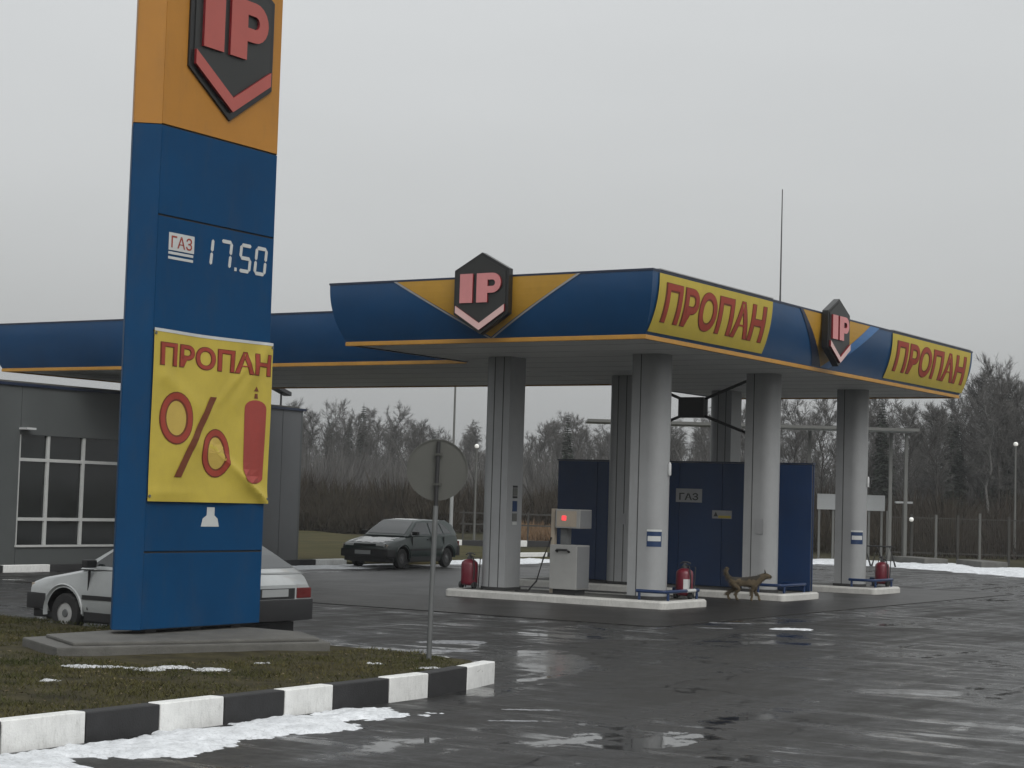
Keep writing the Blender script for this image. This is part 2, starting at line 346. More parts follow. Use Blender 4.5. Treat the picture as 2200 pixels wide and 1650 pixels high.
def tri_mesh(name, V):
    me = bpy.data.meshes.new(name); k = len(V)
    me.vertices.add(k*3); me.vertices.foreach_set('co', V.reshape(-1).astype(np.float32)); me.loops.add(k*3); me.polygons.add(k)
    me.loops.foreach_set('vertex_index', np.arange(k*3, dtype=np.int32)); me.polygons.foreach_set('loop_start', np.arange(0, k*3, 3, dtype=np.int32))
    try: me.polygons.foreach_set('loop_total', np.full(k, 3, dtype=np.int32))
    except Exception: pass
    me.update(calc_edges=True); return me
tag(new_obj('grass', tri_mesh('grass', V), 'grass'), 'short patchy olive grass on the traffic island round the price pylon', 'grass', kind='stuff')
nl_ = 2600; lx = rng.uniform(-5, 4.4, nl_*2); ly = rng.uniform(-20.5, -10.8, nl_*2); kp = np.array([inside(x, y) for x, y in zip(lx, ly)]); lx = lx[kp][:nl_]; ly = ly[kp][:nl_]; k_ = len(lx)
lz = np.array([turf_h(x, y) for x, y in zip(lx, ly)])+rng.uniform(.0,.022,k_); T_ = np.stack([lx,ly,lz],1)[:,None,:]+rng.uniform(-.026,.026,(k_,3,3))*np.array([1,1,.35])
M['leaf'] = mat('leaf', (.10, .065, .028), .9, .5, 6, c2=(.19, .15, .085))
tag(new_obj('leaves', tri_mesh('leaves', T_), 'leaf'), 'dead brown leaves scattered over the short grass of the island', 'leaves', kind='stuff')
# kerb blocks
def block_mesh(name, length, h=.19, d=.16):
    m = MB(); m.box(-d/2, d/2, -length/2+.006, length/2-.006, -.02, h); return m.mesh(name, smooth=30, bevel=.022, seg=3)
def kerb_run(label, start, dirv, lengths, first_white=True, h=.19, d=.16, name='kerb'):
    root = thing(name, (start[0], start[1], 0), label, 'kerb'); s_ = 0; cache = {}
    dv = Vector(dirv).normalized(); ang = math.atan2(dv.y, dv.x)-math.pi/2
    for i, ln_ in enumerate(lengths):
        w = (i % 2 == 0) == first_white; key = (w, round(ln_, 2))
        if key not in cache:
            me_ = block_mesh('kerb_block', ln_, h, d); me_.materials.append(M['kerb_white' if w else 'kerb_black']); cache[key] = me_
        o = bpy.data.objects.new('kerb_block', cache[key]); col.objects.link(o); o.parent = root
        c = dv*(s_+ln_/2); o.location = (c.x+random.uniform(-.006,.006), c.y, random.uniform(-.008,.006)); o.rotation_euler = (0, random.uniform(-.015,.015), ang+random.uniform(-.006,.006)); s_ += ln_
    return root
# visible joints of the near kerb, towards the camera from its far end
near_J = [(4.38,-11.60),(4.56,-12.42),(4.70,-13.33)]+[(4.71,y) for y in (-14.02,-14.92,-15.64,-16.47,-17.28,-18.13,-19.01,-19.9,-20.8,-21.7,-22.6)]
kb = thing('kerb', (4.71,-17,0), 'black and white painted kerb along the near grass island, snow at its foot', 'kerb')
for i, (p, q) in enumerate(zip(near_J[:-1], near_J[1:])):
    d_ = Vector((q[0]-p[0], q[1]-p[1])); o = new_obj('kerb_block', block_mesh('kerb_block', d_.length, .25), 'kerb_white' if i % 2 == 0 else 'kerb_black', kb)
    o.location = ((p[0]+q[0])/2-4.71, (p[1]+q[1])/2+17, random.uniform(-.008,.006)); o.rotation_euler = (0, random.uniform(-.015,.015), math.atan2(d_.y, d_.x)-math.pi/2)
kerb_run('painted kerb hidden behind the round end of the grass island', (4.22,-11.42), (-.80,.60,0), [.8,.8], False, h=.13)
kerb_run('black and white kerb at the foot of the grey station building', (-17.25,-7.9), (0,1,0), [1.45]*15, True, h=.17)
kerb_run('short black and white kerb on the far verge between columns and green car', (-18.6,25.2), (.1,1,0), [1.9,1.9,1.9,1.9], True, h=.2)
kerb_run('farthest black and white kerb near the lamp post', (-28.9,35.2), (.35,1,0), [1.4,2.2,1.4,2.2,1.4,2.2,1.4,2.2], True, h=.25)
# lot verge slabs at far right
for i, (x, y, rz) in enumerate(((-8.6,38.2,.7),(-5.9,37.4,.9),(-2.6,35.6,.9))):
    o = MB().box(-1.3,1.3,-.5,.5,-.05,.32).build('kerb_stone', 'concrete', local=True, bevel=.04); o.location = (x,y,0); o.rotation_euler = (0,0,-rz)
    tag(o, ['low grey concrete slab behind the far snow ridge, leftmost of three', 'low grey concrete slab behind the far snow ridge, middle one', 'low grey concrete slab behind the far snow ridge, at the right edge'][i], 'slab')
# far verge of short grass
vg = MB().zprism([(-17.5,14.4),(-16.3,18.7),(-16.5,25),(-19,34),(-30,36),(-48,50),(-60,30),(-60,14.4)], -.05, .05)
M['verge'] = mat('verge', (.045, .050, .018), .95, .4, .4, .5, 5, spec=.05, c2=(.075, .062, .030))
tag(vg.build('ground_verge', 'verge', local=True), kind='structure')

# ------------------------------------------------------------------ snow
def snow_sheet(name, outline, h, m, label, jit=.12, seed=0, step=.25):
    "thawing snow: a ragged, lumpy height field that breaks up towards its outline"
    P2 = np.array(outline, float); lo = P2.min(0)-jit*2; hi = P2.max(0)+jit*2; cell = max(.012, step*.35)
    nx, ny = int((hi[0]-lo[0])/cell)+2, int((hi[1]-lo[1])/cell)+2
    gx, gy = np.meshgrid(lo[0]+np.arange(nx)*cell, lo[1]+np.arange(ny)*cell); A = P2; B = np.roll(P2, -1, 0)
    dmin = np.full(gx.shape, 1e9); ins = np.zeros(gx.shape, bool)
    for (ax, ay), (bx_, by_) in zip(A, B):
        dx, dy = bx_-ax, by_-ay; t_ = np.clip(((gx-ax)*dx+(gy-ay)*dy)/(dx*dx+dy*dy+1e-12), 0, 1); dmin = np.minimum(dmin, np.hypot(gx-ax-t_*dx, gy-ay-t_*dy))
        c_ = ((ay > gy) != (by_ > gy)) & (gx < (bx_-ax)*(gy-ay)/((by_-ay) if abs(by_-ay) > 1e-9 else 1e-9)+ax); ins ^= c_
    sd_ = np.where(ins, dmin, -dmin)/max(jit*1.6, .02); f1 = 1/max(.12, jit*3.5); f2 = 1/max(.03, jit*.7)
    nzv = np.array([noise.noise(Vector((x*f1, y*f1, seed)))*.9+noise.noise(Vector((x*f2, y*f2, seed+4)))*.65+noise.noise(Vector((x*f2*3, y*f2*3, seed+9)))*.3 for x, y in zip(gx.ravel(), gy.ravel())]).reshape(gx.shape)
    H_ = np.clip(sd_, -2, 1.3)*.75+nzv*.8-.05; Z = np.where(H_ > 0, h*np.minimum(1.4, H_)**.6, -.004)
    keep = (H_[:-1,:-1] > 0)|(H_[1:,:-1] > 0)|(H_[:-1,1:] > 0)|(H_[1:,1:] > 0)
    idx = np.arange(nx*ny).reshape(ny, nx); jj, ii = np.nonzero(keep); c = P2.mean(0)
    fc = np.stack([idx[jj,ii], idx[jj,ii+1], idx[jj+1,ii+1], idx[jj+1,ii]], 1); used, inv = np.unique(fc, return_inverse=True)
    V_ = np.stack([gx.ravel()-c[0], gy.ravel()-c[1], Z.ravel()], 1)[used]
    me_ = bpy.data.meshes.new(name); me_.from_pydata(V_.tolist(), [], inv.reshape(-1,4).tolist())
    for p in me_.polygons: p.use_smooth = True
    ob = new_obj(name, me_, m); ob.location = (c[0], c[1], 0)
    return tag(ob, label, 'snow', kind='stuff')
snow_sheet('snow', [(4.86,-22.5),(4.86,-15.0),(5.05,-14.3),(5.6,-14.6),(5.5,-15.4),(5.85,-16.3),(5.6,-17.0),(5.85,-18.1),(5.5,-18.8),(6.1,-19.6),(6.3,-21),(6.2,-22.5)], .045, 'snow', 'dirty snow strip lying along the near kerb', .16, 1, .08)
snow_sheet('snow', [(-13.0,32.6),(-10.2,35.6),(-7.6,34.5),(-2.4,31.2),(6,26.4),(18,20.6),(18,25),(6,31),(-2.5,36.5),(-6.5,39.5),(-10.5,40),(-14,36)], .12, 'snow', 'long snow ridge along the far edge of the lot', .35, 2, .5)
snow_sheet('snow', [(-16.1,17.5),(-15.6,20.5),(-15.7,24.0),(-17.6,24.6),(-17.5,19)], .08, 'snow', 'snow bank beside the far verge behind the green car', .2, 3, .3)
snow_sheet('snow', [(-15.7,9.5),(-15.2,12.2),(-15.3,15.6),(-17.0,16),(-17.1,10)], .03, 'snow', 'thin snow lying under the green car', .15, 4, .25)
for i, (x, y, a_, b_, lab) in enumerate(((2.95,-.05,.42,.22,'small snow patch in front of the second pump island'),(.9,-7.2,.5,.25,'snow patch on the asphalt behind the round sign'),(1.6,-8.6,.55,.18,'flat snow streak near the post of the round sign'))):
    snow_sheet('snow', [(x+a_*math.cos(t)*math.cos(.9)-b_*math.sin(t)*math.sin(.9), y+a_*math.cos(t)*math.sin(.9)+b_*math.sin(t)*math.cos(.9)) for t in np.linspace(0, 2*math.pi, 10)[:-1]], .02, 'slush_glint' if i else 'snow', lab, .10, 10+i, .06)
for i, (x, y, a_, b_) in enumerate(((6.1,-13.45,.32,.03),(6.5,-14.3,.3,.03),(1.6,.4,.6,.05),(2.0,-1.0,.3,.04),(8.6,1.8,.4,.05))):  # pale streaks painted in for reflections off wet road seams
    an_ = random.uniform(.4, .75)
    snow_sheet('slush_glint', [(x+a_*math.cos(t)*math.cos(an_)-b_*math.sin(t)*math.sin(an_), y+a_*math.cos(t)*math.sin(an_)+b_*math.sin(t)*math.cos(an_)) for t in np.linspace(0, 2*math.pi, 12)[:-1]], .010, 'slush_glint', 'thin pale streak painting a wet reflection on the asphalt', .03, 30+i, .06)
clumps = [(1.62,-14.95,.30,.09),(1.95,-14.75,.18,.07),(2.20,-14.45,.26,.10),(2.55,-14.15,.24,.14),(2.25,-14.75,.16,.07)]
for k in range(16): clumps.append((random.uniform(-4,4.2), random.uniform(-18.8,-11.2), random.uniform(.05,.11), random.uniform(.025,.05)))
for i, (x, y, a_, b_) in enumerate(clumps):
    if not inside(x, y): continue
    an_ = random.uniform(.3,1.2)
    o = snow_sheet('snow', [(x+a_*math.cos(t)*math.cos(an_)-b_*math.sin(t)*math.sin(an_), y+a_*math.cos(t)*math.sin(an_)+b_*math.sin(t)*math.cos(an_)) for t in np.linspace(0, 2*math.pi, 11)[:-1]], .026, 'old_snow', 'last clumps of snow lying in the short grass of the island', .075, 60+i, .035)
    o.location.z = turf_h(x, y)+.004
# ------------------------------------------------------------------ pylon
PX = .16
pyl = thing('price_pylon', (-.1,-11.64,.3), 'tall blue and orange price pylon of the filling station on a concrete plinth', 'sign pylon')
core = [(PX-.02,-12.70),(PX-.02,-10.56),(-.1,-10.37),(-.34,-10.56),(-.34,-12.70),(-.1,-12.91)]
MB().zprism(core, .36, 9.5).build('core', 'joint', pyl)
def face_panel(z0, z1, m, name='panel'):
    return MB().box(PX-.019, PX, -12.712, -10.556, z0+.012, z1-.012).build(name, m, pyl, bevel=.004)
for z0, z1 in ((.36,1.29),(1.29,1.92),(1.92,3.95),(3.95,5.36),(5.36,6.46)): face_panel(z0, z1, 'pylon_blue')
face_panel(6.46, 9.52, 'pylon_yellow')
for z0, z1, m in ((.36,6.46,'pylon_blue'),(6.46,9.52,'pylon_yellow')):
    for pa, pb in (((-.10,-12.925),(PX-.006,-12.716)), ((PX-.006,-10.552),(-.10,-10.355)), ((-.36,-12.70),(-.115,-12.925)), ((-.115,-10.355),(-.36,-10.56)), ((-.36,-10.57),(-.36,-12.69))):
        d = Vector((pb[0]-pa[0], pb[1]-pa[1])); nn = Vector((d.y,-d.x)).normalized()*-.014
        MB().zprism([pa, pb, (pb[0]+nn.x, pb[1]+nn.y), (pa[0]+nn.x, pa[1]+nn.y)], z0+.006, z1-.006).build('side_panel', m, pyl)
MB().zprism([(p[0]*1.06, -11.64+(p[1]+11.64)*1.02) for p in core], 9.52, 9.58).build('cap', 'cap_dark', pyl)
for y in (-12.4,-11.6,-10.85): MB().box(-.2,.02,y-.09,y+.09,.30,.36).build('foot', 'dark_steel', pyl)
def shield(parent, o, ux, w, h, nrm, m_letter, thick=.10):
    "o = centre of the shield's bottom tip; ux = unit vector to the reader's right"
    o = Vector(o); ux = Vector(ux); nrm = Vector(nrm); uz = Vector((0,0,1))
    P3 = lambda off: (lambda x, y: tuple(o+ux*(x*w)+uz*(y*h)+nrm*off))
    hexa = [(0,0),(.5,.25),(.5,.79),(0,1),(-.5,.79),(-.5,.25)]
    pl = MB().prism(hexa, P3(0), P3(thick)).build('emblem_plate', 'logo_black', parent, bevel=.008)
    MB().prism([(x*.90, .5+(y-.5)*.91) for x, y in hexa], P3(thick), P3(thick+.012)).build('emblem_face', 'logo_grey', pl)
    t0, t1 = thick+.013, thick+.05
    def letter(polys, nm):
        m_ = MB()
        for p in polys: m_.prism(p, P3(t0), P3(t1))
        ob = m_.build(nm, m_letter, pl); ob.data.materials.append(M['logo_side'])
        for f in ob.data.polygons:
            if abs(f.normal.dot(nrm)) < .5: f.material_index = 1
        return ob
    sc = lambda p: [(x, y) for x, y in p]
    y0, y1 = .385, .74
    letter([sc([(-.37,y0),(-.135,y0),(-.135,y1),(-.37,y1)])], 'letter')
    xs, H_ = -.06, y1-y0
    stem = [(xs,y0),(xs+.20,y0),(xs+.20,y1),(xs,y1)]
    cx, cy, Ro, Ri = xs+.29, y0+.66*H_, .34*H_, .11*H_; asp = h/w
    arc = lambda r, a_: (cx+r*math.cos(a_)*asp, cy+r*math.sin(a_))
    polys = [stem, [(xs+.20,cy+Ri),(cx,cy+Ri),(cx,cy+Ro),(xs+.20,cy+Ro)], [(xs+.20,cy-Ro),(cx,cy-Ro),(cx,cy-Ri),(xs+.20,cy-Ri)]]
    K = 10
    for k in range(K):
        a0 = -math.pi/2+math.pi*k/K; a1 = -math.pi/2+math.pi*(k+1)/K; polys.append([arc(Ri,a0), arc(Ro,a0), arc(Ro,a1), arc(Ri,a1)])
    letter(polys, 'letter')
    ch_ = letter([[(-.45,.27),(0,.05),(0,.135),(-.45,.355)], [(0,.05),(.45,.27),(.45,.355),(0,.135)]], 'chevron')
    if thick > .1: ch_.data.materials[0] = M['logo_pale']
shield(pyl, (PX+.002,-11.54,6.72), (0,1,0), 1.58, 2.15, (1,0,0), 'logo_red', .03)
# price row
fx = lambda off: (lambda u, v: (PX+off, u, v))
MB().box(PX+.001,PX+.006,-12.52,-12.07,4.955,5.17).build('fuel_label', 'frame_white', pyl)
map_bm(text_bm('ГАЗ', .01), lambda u, v: (PX+.009, -12.48+u*.37, 4.985+v*.15), 'lettering', 'letter', pyl, 0, 1)
for z in (4.905, 4.845): MB().box(PX+.001,PX+.005,-12.52,-12.08,z,z+.032).build('label_stripe', 'frame_white', pyl)
SEG = {'1':'bc','7':'abc','5':'afgcd','0':'abcdef'}
def digit(ch, y0, w, z0, h):
    t = .046; m_ = MB(); sl = .10
    def seg(ua, va, ub, vb):
        a_ = Vector((ua*w+va*h*sl, va*h)); b_ = Vector((ub*w+vb*h*sl, vb*h)); d = (b_-a_).normalized(); nn = Vector((-d.y, d.x))*t/2; a_ = a_+d*t*.5; b_ = b_-d*t*.5
        pts = [a_-nn, b_-nn, b_+d*t*.4, b_+nn, a_+nn, a_-d*t*.4]
        m_.prism([(p.x, p.y) for p in pts], lambda x, y: (PX+.001, y0+x, z0+y), lambda x, y: (PX+.007, y0+x, z0+y))
    S = {'a':(0,1,1,1),'b':(1,.5,1,1),'c':(1,0,1,.5),'d':(0,0,1,0),'e':(0,0,0,.5),'f':(0,.5,0,1),'g':(0,.5,1,.5)}
    for s_ in SEG[ch]: seg(*S[s_])
    m_.build('price_digit', 'frame_white', pyl)
for ch, y in (('1',-11.95),('7',-11.60),('5',-11.22),('0',-10.92)): digit(ch, y, .19, 4.86, .33)
MB().box(PX+.001,PX+.007,-11.31,-11.27,4.84,4.885).build('price_digit', 'frame_white', pyl)
# white service sticker under the banner
MB().prism([(-11.74,1.60),(-11.41,1.60),(-11.44,1.70),(-11.50,1.74),(-11.50,1.84),(-11.64,1.84),(-11.64,1.74),(-11.71,1.70)], lambda u, v: (PX+.001,u,v), lambda u, v: (PX+.004,u,v)).build('sticker', 'frame_white', pyl)
# cloth banner tied over the pylon
ban = thing('cloth_banner', (PX+.03,-11.63,1.90), 'yellow creased cloth banner with percent sign and red gas bottle tied to the pylon', 'banner')
BY0, BY1, BZ0, BZ1 = -12.735, -10.535, 1.90, 3.985
def bwave(u, v):
    w = .016*math.sin(u*5+v*3)+.010*math.sin(u*11-v*7+1)
    for (x0,y0,x1,y1,am,wd_) in ((1,.02,.35,.36,.040,.05),(1,.0,.50,.34,.055,.022),(.1,.72,.45,.52,.022,.05),(.95,.95,.70,.60,.030,.05),(.80,.86,.55,.60,.02,.03),(.0,.05,.4,.05,.012,.03)):
        dx, dy = x1-x0, y1-y0; t = max(0, min(1, ((u-x0)*dx+(v-y0)*dy)/(dx*dx+dy*dy))); d = math.hypot(u-x0-t*dx, v-y0-t*dy)
        w += am*math.exp(-(d/wd_)**2)*(1-.6*t)
    e = min(u, 1-u)*8; return w*min(1, .35+e)
def bpos(u, v, off=0):
    sag = -.012*math.sin(u*math.pi) if v > .98 else 0
    return (PX+.035+bwave(u, v)+off, BY0+u*(BY1-BY0), BZ0+v*(BZ1-BZ0)+sag)
bo = MB().grid(lambda u, v: bpos(u, v), 64, 64).build('cloth', 'banner', ban, smooth=True)
MB().grid(lambda u, v: bpos(u, .982+v*.018, .004), 64, 1).build('hem', 'frame_white', ban, smooth=True)
def bmap(u0, u1, v0, v1, off=.005): return lambda u, v: bpos(u0+u*(u1-u0), v0+v*(v1-v0), off)
map_bm(text_bm('ПРОПАН', .045), bmap(.045,.985,.785,.925,.004), 'lettering_outline', 'letter_edge', ban, 24, 6)
map_bm(text_bm('ПРОПАН', .018), bmap(.055,.975,.79,.92,.008), 'lettering', 'letter', ban, 24, 6)
def ring_bm(cx, cy, rx, ry, wx, wy, n=28):
    return poly_bm([[(cx+rx*math.cos(a0), cy+ry*math.sin(a0)), (cx+rx*math.cos(a1), cy+ry*math.sin(a1)), (cx+(rx-wx)*math.cos(a1), cy+(ry-wy)*math.sin(a1)), (cx+(rx-wx)*math.cos(a0), cy+(ry-wy)*math.sin(a0))] for a0, a1 in ((2*math.pi*k/n, 2*math.pi*(k+1)/n) for k in range(n))])
def disc_bm(cx, cy, rx, ry, n=28): return poly_bm([[(cx, cy), (cx+rx*math.cos(2*math.pi*k/n), cy+ry*math.sin(2*math.pi*k/n)), (cx+rx*math.cos(2*math.pi*(k+1)/n), cy+ry*math.sin(2*math.pi*(k+1)/n))] for k in range(n)])
one = lambda off: (lambda u, v: bpos(u, v, off))
for cx, cy, rx, ry in ((.195,.487,.130,.150),(.535,.295,.118,.142)):
    map_bm(disc_bm(cx, cy, rx*.66, ry*.70), one(.003), 'percent_fill', 'print_pale', ban, 0, 20)
    map_bm(ring_bm(cx, cy, rx*1.04, ry*1.03, rx*.44, ry*.36), one(.005), 'percent_outline', 'letter_edge', ban, 0, 20)
    map_bm(ring_bm(cx, cy, rx*.98, ry*.98, rx*.28, ry*.24), one(.009), 'percent_ring', 'letter', ban, 0, 20)
map_bm(poly_bm([[(.185,.145),(.245,.145),(.525,.630),(.470,.630)]]), one(.011), 'percent_bar', 'letter_edge', ban, 12, 24)
cyl_poly = [(.775,.16)]+[(.865+.09*math.cos(a_), .155-.035*abs(math.sin(a_))) for a_ in np.linspace(math.pi, 2*math.pi, 9)]+[(.955,.16),(.955,.58)]+[(.865+.09*math.cos(a_), .585+.05*math.sin(a_)) for a_ in np.linspace(0, math.pi, 11)]+[(.775,.58)]
map_bm(poly_bm([cyl_poly]), one(.006), 'gas_bottle', 'cylinder_red', ban, 12, 24)
map_bm(poly_bm([[(.85,.645),(.88,.645),(.876,.675),(.854,.675)],[(.845,.69),(.885,.69),(.865,.72)]]), one(.006), 'bottle_valve', 'letter_edge', ban, 0, 20)
for u, v in ((.01,.97),(.99,.97),(.01,.03),(.99,.03)):
    p = bpos(u, v, .012); MB().cyl((p[0]-.01,p[1],p[2]),(p[0],p[1],p[2]),.018,n=10).build('eyelet', 'steel', ban)
# plinth
pts = [(-.72,-13.75),(.55,-14.42),(1.95,-11.35),(1.05,-10.6),(-.72,-10.55)]
pl = MB().zprism(pts, -.05, .275).zprism([(-.55,-13.55),(.52,-14.15),(1.78,-11.35),(1.0,-10.72),(-.55,-10.68)], .275, .315)
tag(pl.build('concrete_plinth', 'concrete', bevel=.02), 'weathered low concrete plinth under the blue price pylon', 'plinth')

# ------------------------------------------------------------------ canopies
ZB, ZT, OUT = 5.09, 6.21, .26
def fo(t): return OUT*(1-(1-t)**2.2)
LEV = [k/24 for k in range(25)]
def canopy(name, x0, x1, y0, y1, label, sides):
    c = thing(name, ((x0+x1)/2,(y0+y1)/2,ZB-.09), label, 'canopy')
    rect = lambda o: [(x0-o,y0-o),(x1+o,y0-o),(x1+o,y1+o),(x0-o,y1+o)]
    for k in sides:
        bmw = MB(); nl_ = len(LEV); bmw.v = [q for t_ in LEV for q in ((*rect(fo(t_))[k], ZB+t_*(ZT-ZB)), (*rect(fo(t_))[(k+1)%4], ZB+t_*(ZT-ZB)))]; bmw.f = [(2*i,2*i+1,2*i+3,2*i+2) for i in range(nl_-1)]
        ob = bmw.build('fascia', 'canopy_blue', c, smooth=True)
        A = rect(.012); B = rect(-.06); ta = [A[k], A[(k+1)%4], B[(k+1)%4], B[k]]
        if k != 3 or x1 < -1: MB().zprism(ta, ZB-.085, ZB-.002).build('trim', 'trim', c, bevel=.012)
        else:
            for ya, yb in ((y0+.02,4.30),(11.45,y1)): MB().box(x0-.01,x0+.05,ya,yb,ZB-.07,ZB-.002).build('trim', 'cap_dark', c)
        A = rect(OUT+.012); B = rect(OUT-.07); ta = [A[k], A[(k+1)%4], B[(k+1)%4], B[k]]
        MB().zprism(ta, ZT-.004, ZT+.035).build('cap', 'cap_dark', c)
    MB().box(x0+.06,x1-.06,y0+.06,y1-.06,ZB-.05,ZB-.02).build('soffit', 'soffit', c)
    MB().box(x0-.1,x1+(.1 if x1 > -1 else -.3),y0-.1,y1+.1,ZT-.12,ZT-.06).build('roof', 'cap_light', c)
    nj = int((y1-y0)/1.2)
    for j in range(1, nj):
        y = y0+(y1-y0)*j/nj; MB().box(x0+.1,x1-.1,y-.006,y+.006,ZB-.0525,ZB-.0495).build('soffit_joint', 'cap_light', c)
    return c
CX0, CY1 = -6.76, 17.13
can = canopy('station_canopy', CX0, 0, 0, CY1, 'main filling station canopy with emblem shield and two yellow propane banners', (0,1,2,3))
can2 = canopy('station_canopy', -21.5, CX0-.02, 4.35, 11.4, 'plain blue rear canopy reaching from main canopy to the grey building', (0,2,3))
MB().box(CX0-.078,CX0+.058,4.42,11.33,ZB-.0515,ZB-.022).build('soffit_strip', 'soffit', can2)
front = lambda off: (lambda u, v: (u, -fo(v)-off, ZB+v*(ZT-ZB)))
side = lambda off: (lambda u, v: (fo(v)+off, u, ZB+v*(ZT-ZB)))
map_bm(poly_bm([[(-3.30,.02),(-1.30,1),(-5.36,1)]]), front(.010), 'yellow_triangle', 'canopy_yellow', can, 0, 10)
for tr in ([(-3.30,.00),(-1.30,1),(-1.22,1),(-3.24,.0)],[(-3.36,0),(-5.44,1),(-5.36,1),(-3.30,0)]): map_bm(poly_bm([tr]), front(.016), 'triangle_edge', 'cap_light', can, 0, 10)
map_bm(poly_bm([[(7.95,.02),(10.2,1),(6.4,1)]]), side(.010), 'yellow_triangle', 'canopy_yellow', can, 0, 10)
M['mid_blue'] = mat('mid_blue', (.05, .15, .34), .4, .08)
map_bm(poly_bm([[(7.95,.02),(8.4,.02),(10.75,1),(10.2,1)]]), side(.014), 'light_blue_stripe', 'mid_blue', can, 0, 10)
map_bm(poly_bm([[(7.5,.02),(7.95,.02),(6.4,1),(6.25,1)]]), side(.014), 'dark_blue_stripe', 'cap_dark', can, 0, 10)
shield(can, (-3.28,-.30,5.12), (1,0,0), 1.22, 1.55, (0,-1,0), 'logo_pink', .14)
shield(can, (.30,7.95,5.12), (0,1,0), 1.22, 1.46, (1,0,0), 'logo_pink', .14)
for y0, y1, lab in ((-.02,4.86,'yellow propane banner on the canopy side nearest the front corner'),(11.6,17.2,'yellow propane banner on the canopy side at the far end')):
    b = thing('fascia_banner', (.2,(y0+y1)/2,ZB), lab, 'banner', 'propane banners on the canopy side')
    sb = lambda u, v, off=0: (fo(v)+.022+off+.006*math.sin(u*2.3+v*4), y0+u*(y1-y0), ZB+v*(ZT-ZB))
    MB().grid(lambda u, v: sb(u, .045+v*.935), 40, 14).build('cloth', 'banner', b, smooth=True)
    map_bm(text_bm('ПРОПАН', .05), lambda u, v: sb(.055+u*.895, .205+v*.66, .005), 'lettering_outline', 'letter_edge', b, 16, 8)
    map_bm(text_bm('ПРОПАН', .022), lambda u, v: sb(.065+u*.875, .215+v*.64, .010), 'lettering', 'letter', b, 16, 8)
    MB().box(OUT-.05,OUT+.03,y0,y1,ZT+.036,ZT+.055).build('hem', 'cap_light', b)
# lightning rod on the roof
rod = thing('lightning_rod', (-3.4,13.41,6.15), 'thin lightning rod standing on the main canopy roof', 'rod')
MB().cyl((-3.4,13.41,6.15),(-3.4,13.41,7.4),.028,.024).build('mast', 'dark_steel', rod); MB().cyl((-3.4,13.41,7.4),(-3.4,13.41,10.1),.022,.012).build('tip', 'dark_steel', rod)
MB().box(-3.55,-3.25,13.26,13.56,6.148,6.17).build('base_plate', 'steel', rod)

# ------------------------------------------------------------------ islands and columns
def rrect(x0, x1, y0, y1, r, n=6):
    p = []
    for cx, cy, a0 in ((x1-r,y1-r,0),(x0+r,y1-r,90),(x0+r,y0+r,180),(x1-r,y0+r,270)):
        p += [(cx+r*math.cos(R(a0+90*k/n)), cy+r*math.sin(R(a0+90*k/n))) for k in range(n+1)]
    return p
ISL = [(-6.05,-.85,2.66,4.55,'nearest white edged pump island carrying the dispenser'),(-8.0,-.75,8.05,10.05,'middle white edged pump island under the dark blue screen'),(-6.2,-.7,13.35,15.1,'farthest white edged pump island with one extinguisher')]
for x0, x1, y0, y1, lab in ISL:
    t = thing('pump_island', ((x0+x1)/2,(y0+y1)/2,0), lab, 'island')
    o_ = rrect(x0,x1,y0,y1,.14); i_ = rrect(x0+.16,x1-.16,y0+.16,y1-.16,.08)
    m_ = MB(); n = len(o_)
    m_.add([(*p,.0) for p in o_]+[(x-(x-(x0+x1)/2)*0,y,.13) for x,y in o_]+[(p[0]+(q[0]-p[0])*.2,p[1]+(q[1]-p[1])*.2,.165) for p,q in zip(o_,i_)]+[(*p,.168) for p in i_]+[(*p,.12) for p in i_],
           [(k*n+i,k*n+(i+1)%n,(k+1)*n+(i+1)%n,(k+1)*n+i) for k in range(4) for i in range(n)])
    m_.build('island_kerb', 'white_paint', t, smooth=30)
    MB().zprism(rrect(x0+.155,x1-.155,y0+.155,y1-.155,.08), .0, .155).build('island_deck', 'concrete', t)
def column_poly(sx, r=.30, Ld=.40, n=14):
    "D-shaped cladding: half round towards sx, flat end inside"
    return [(sx*r*math.sin(math.pi*k/n), -r*math.cos(math.pi*k/n)) for k in range(n+1)]+[(-sx*Ld, r), (-sx*Ld, -r)]
COLS = [(-1.62,3.54,1,'round front corner column of the canopy with a blue and white sticker'),(-5.32,3.54,-1,'front left canopy column beside the dispenser and a fire extinguisher'),(-1.62,8.88,1,'round middle column of the canopy, right behind the dog'),(-5.32,8.88,-1,'inner middle column seen just left of the front corner column'),(-1.62,14.2,1,'round rear column of the canopy at the far right'),(-5.32,14.2,-1,'inner rear column half hidden behind the black bracket box')]
for x, y, sx, lab in COLS:
    c = thing('canopy_column', (x,y,.15), lab, 'column')
    P_ = column_poly(sx)
    MB().zprism([(x+px_,y+py_) for px_,py_ in P_], .16, ZB-.05).build('cladding', 'column', c, smooth=25)
    for px_ in ((-.20,) if sx > 0 else (.02,.24)):          # upright joints of the cladding on both flanks
        for s_ in (-1,1): MB().box(x+px_-.009,x+px_+.009,y+s_*.300-.003,y+s_*.300+.003,.17,ZB-.06).build('cladding_joint', 'joint', c)
    for z in (2.55,): MB().zprism([(x+px_*1.004,y+py_*1.004) for px_,py_ in P_], z, z+.008).build('cladding_joint', 'column', c)
    MB().zprism([(x+px_*1.05,y+py_*1.05) for px_,py_ in P_], .152, .22).build('base', 'joint', c)
def arc_sticker(name, x, y, a0, a1, z0, z1, m, off, parent):
    r = .30+off
    return MB().grid(lambda u, v: (x+r*math.cos(R(a0+u*(a1-a0))), y+r*math.sin(R(a0+u*(a1-a0))), z0+v*(z1-z0)), 8, 1).build(name, m, parent, smooth=True)
cols = {o['label'][:12]: o for o in col.objects if o.name.startswith('canopy_column')}
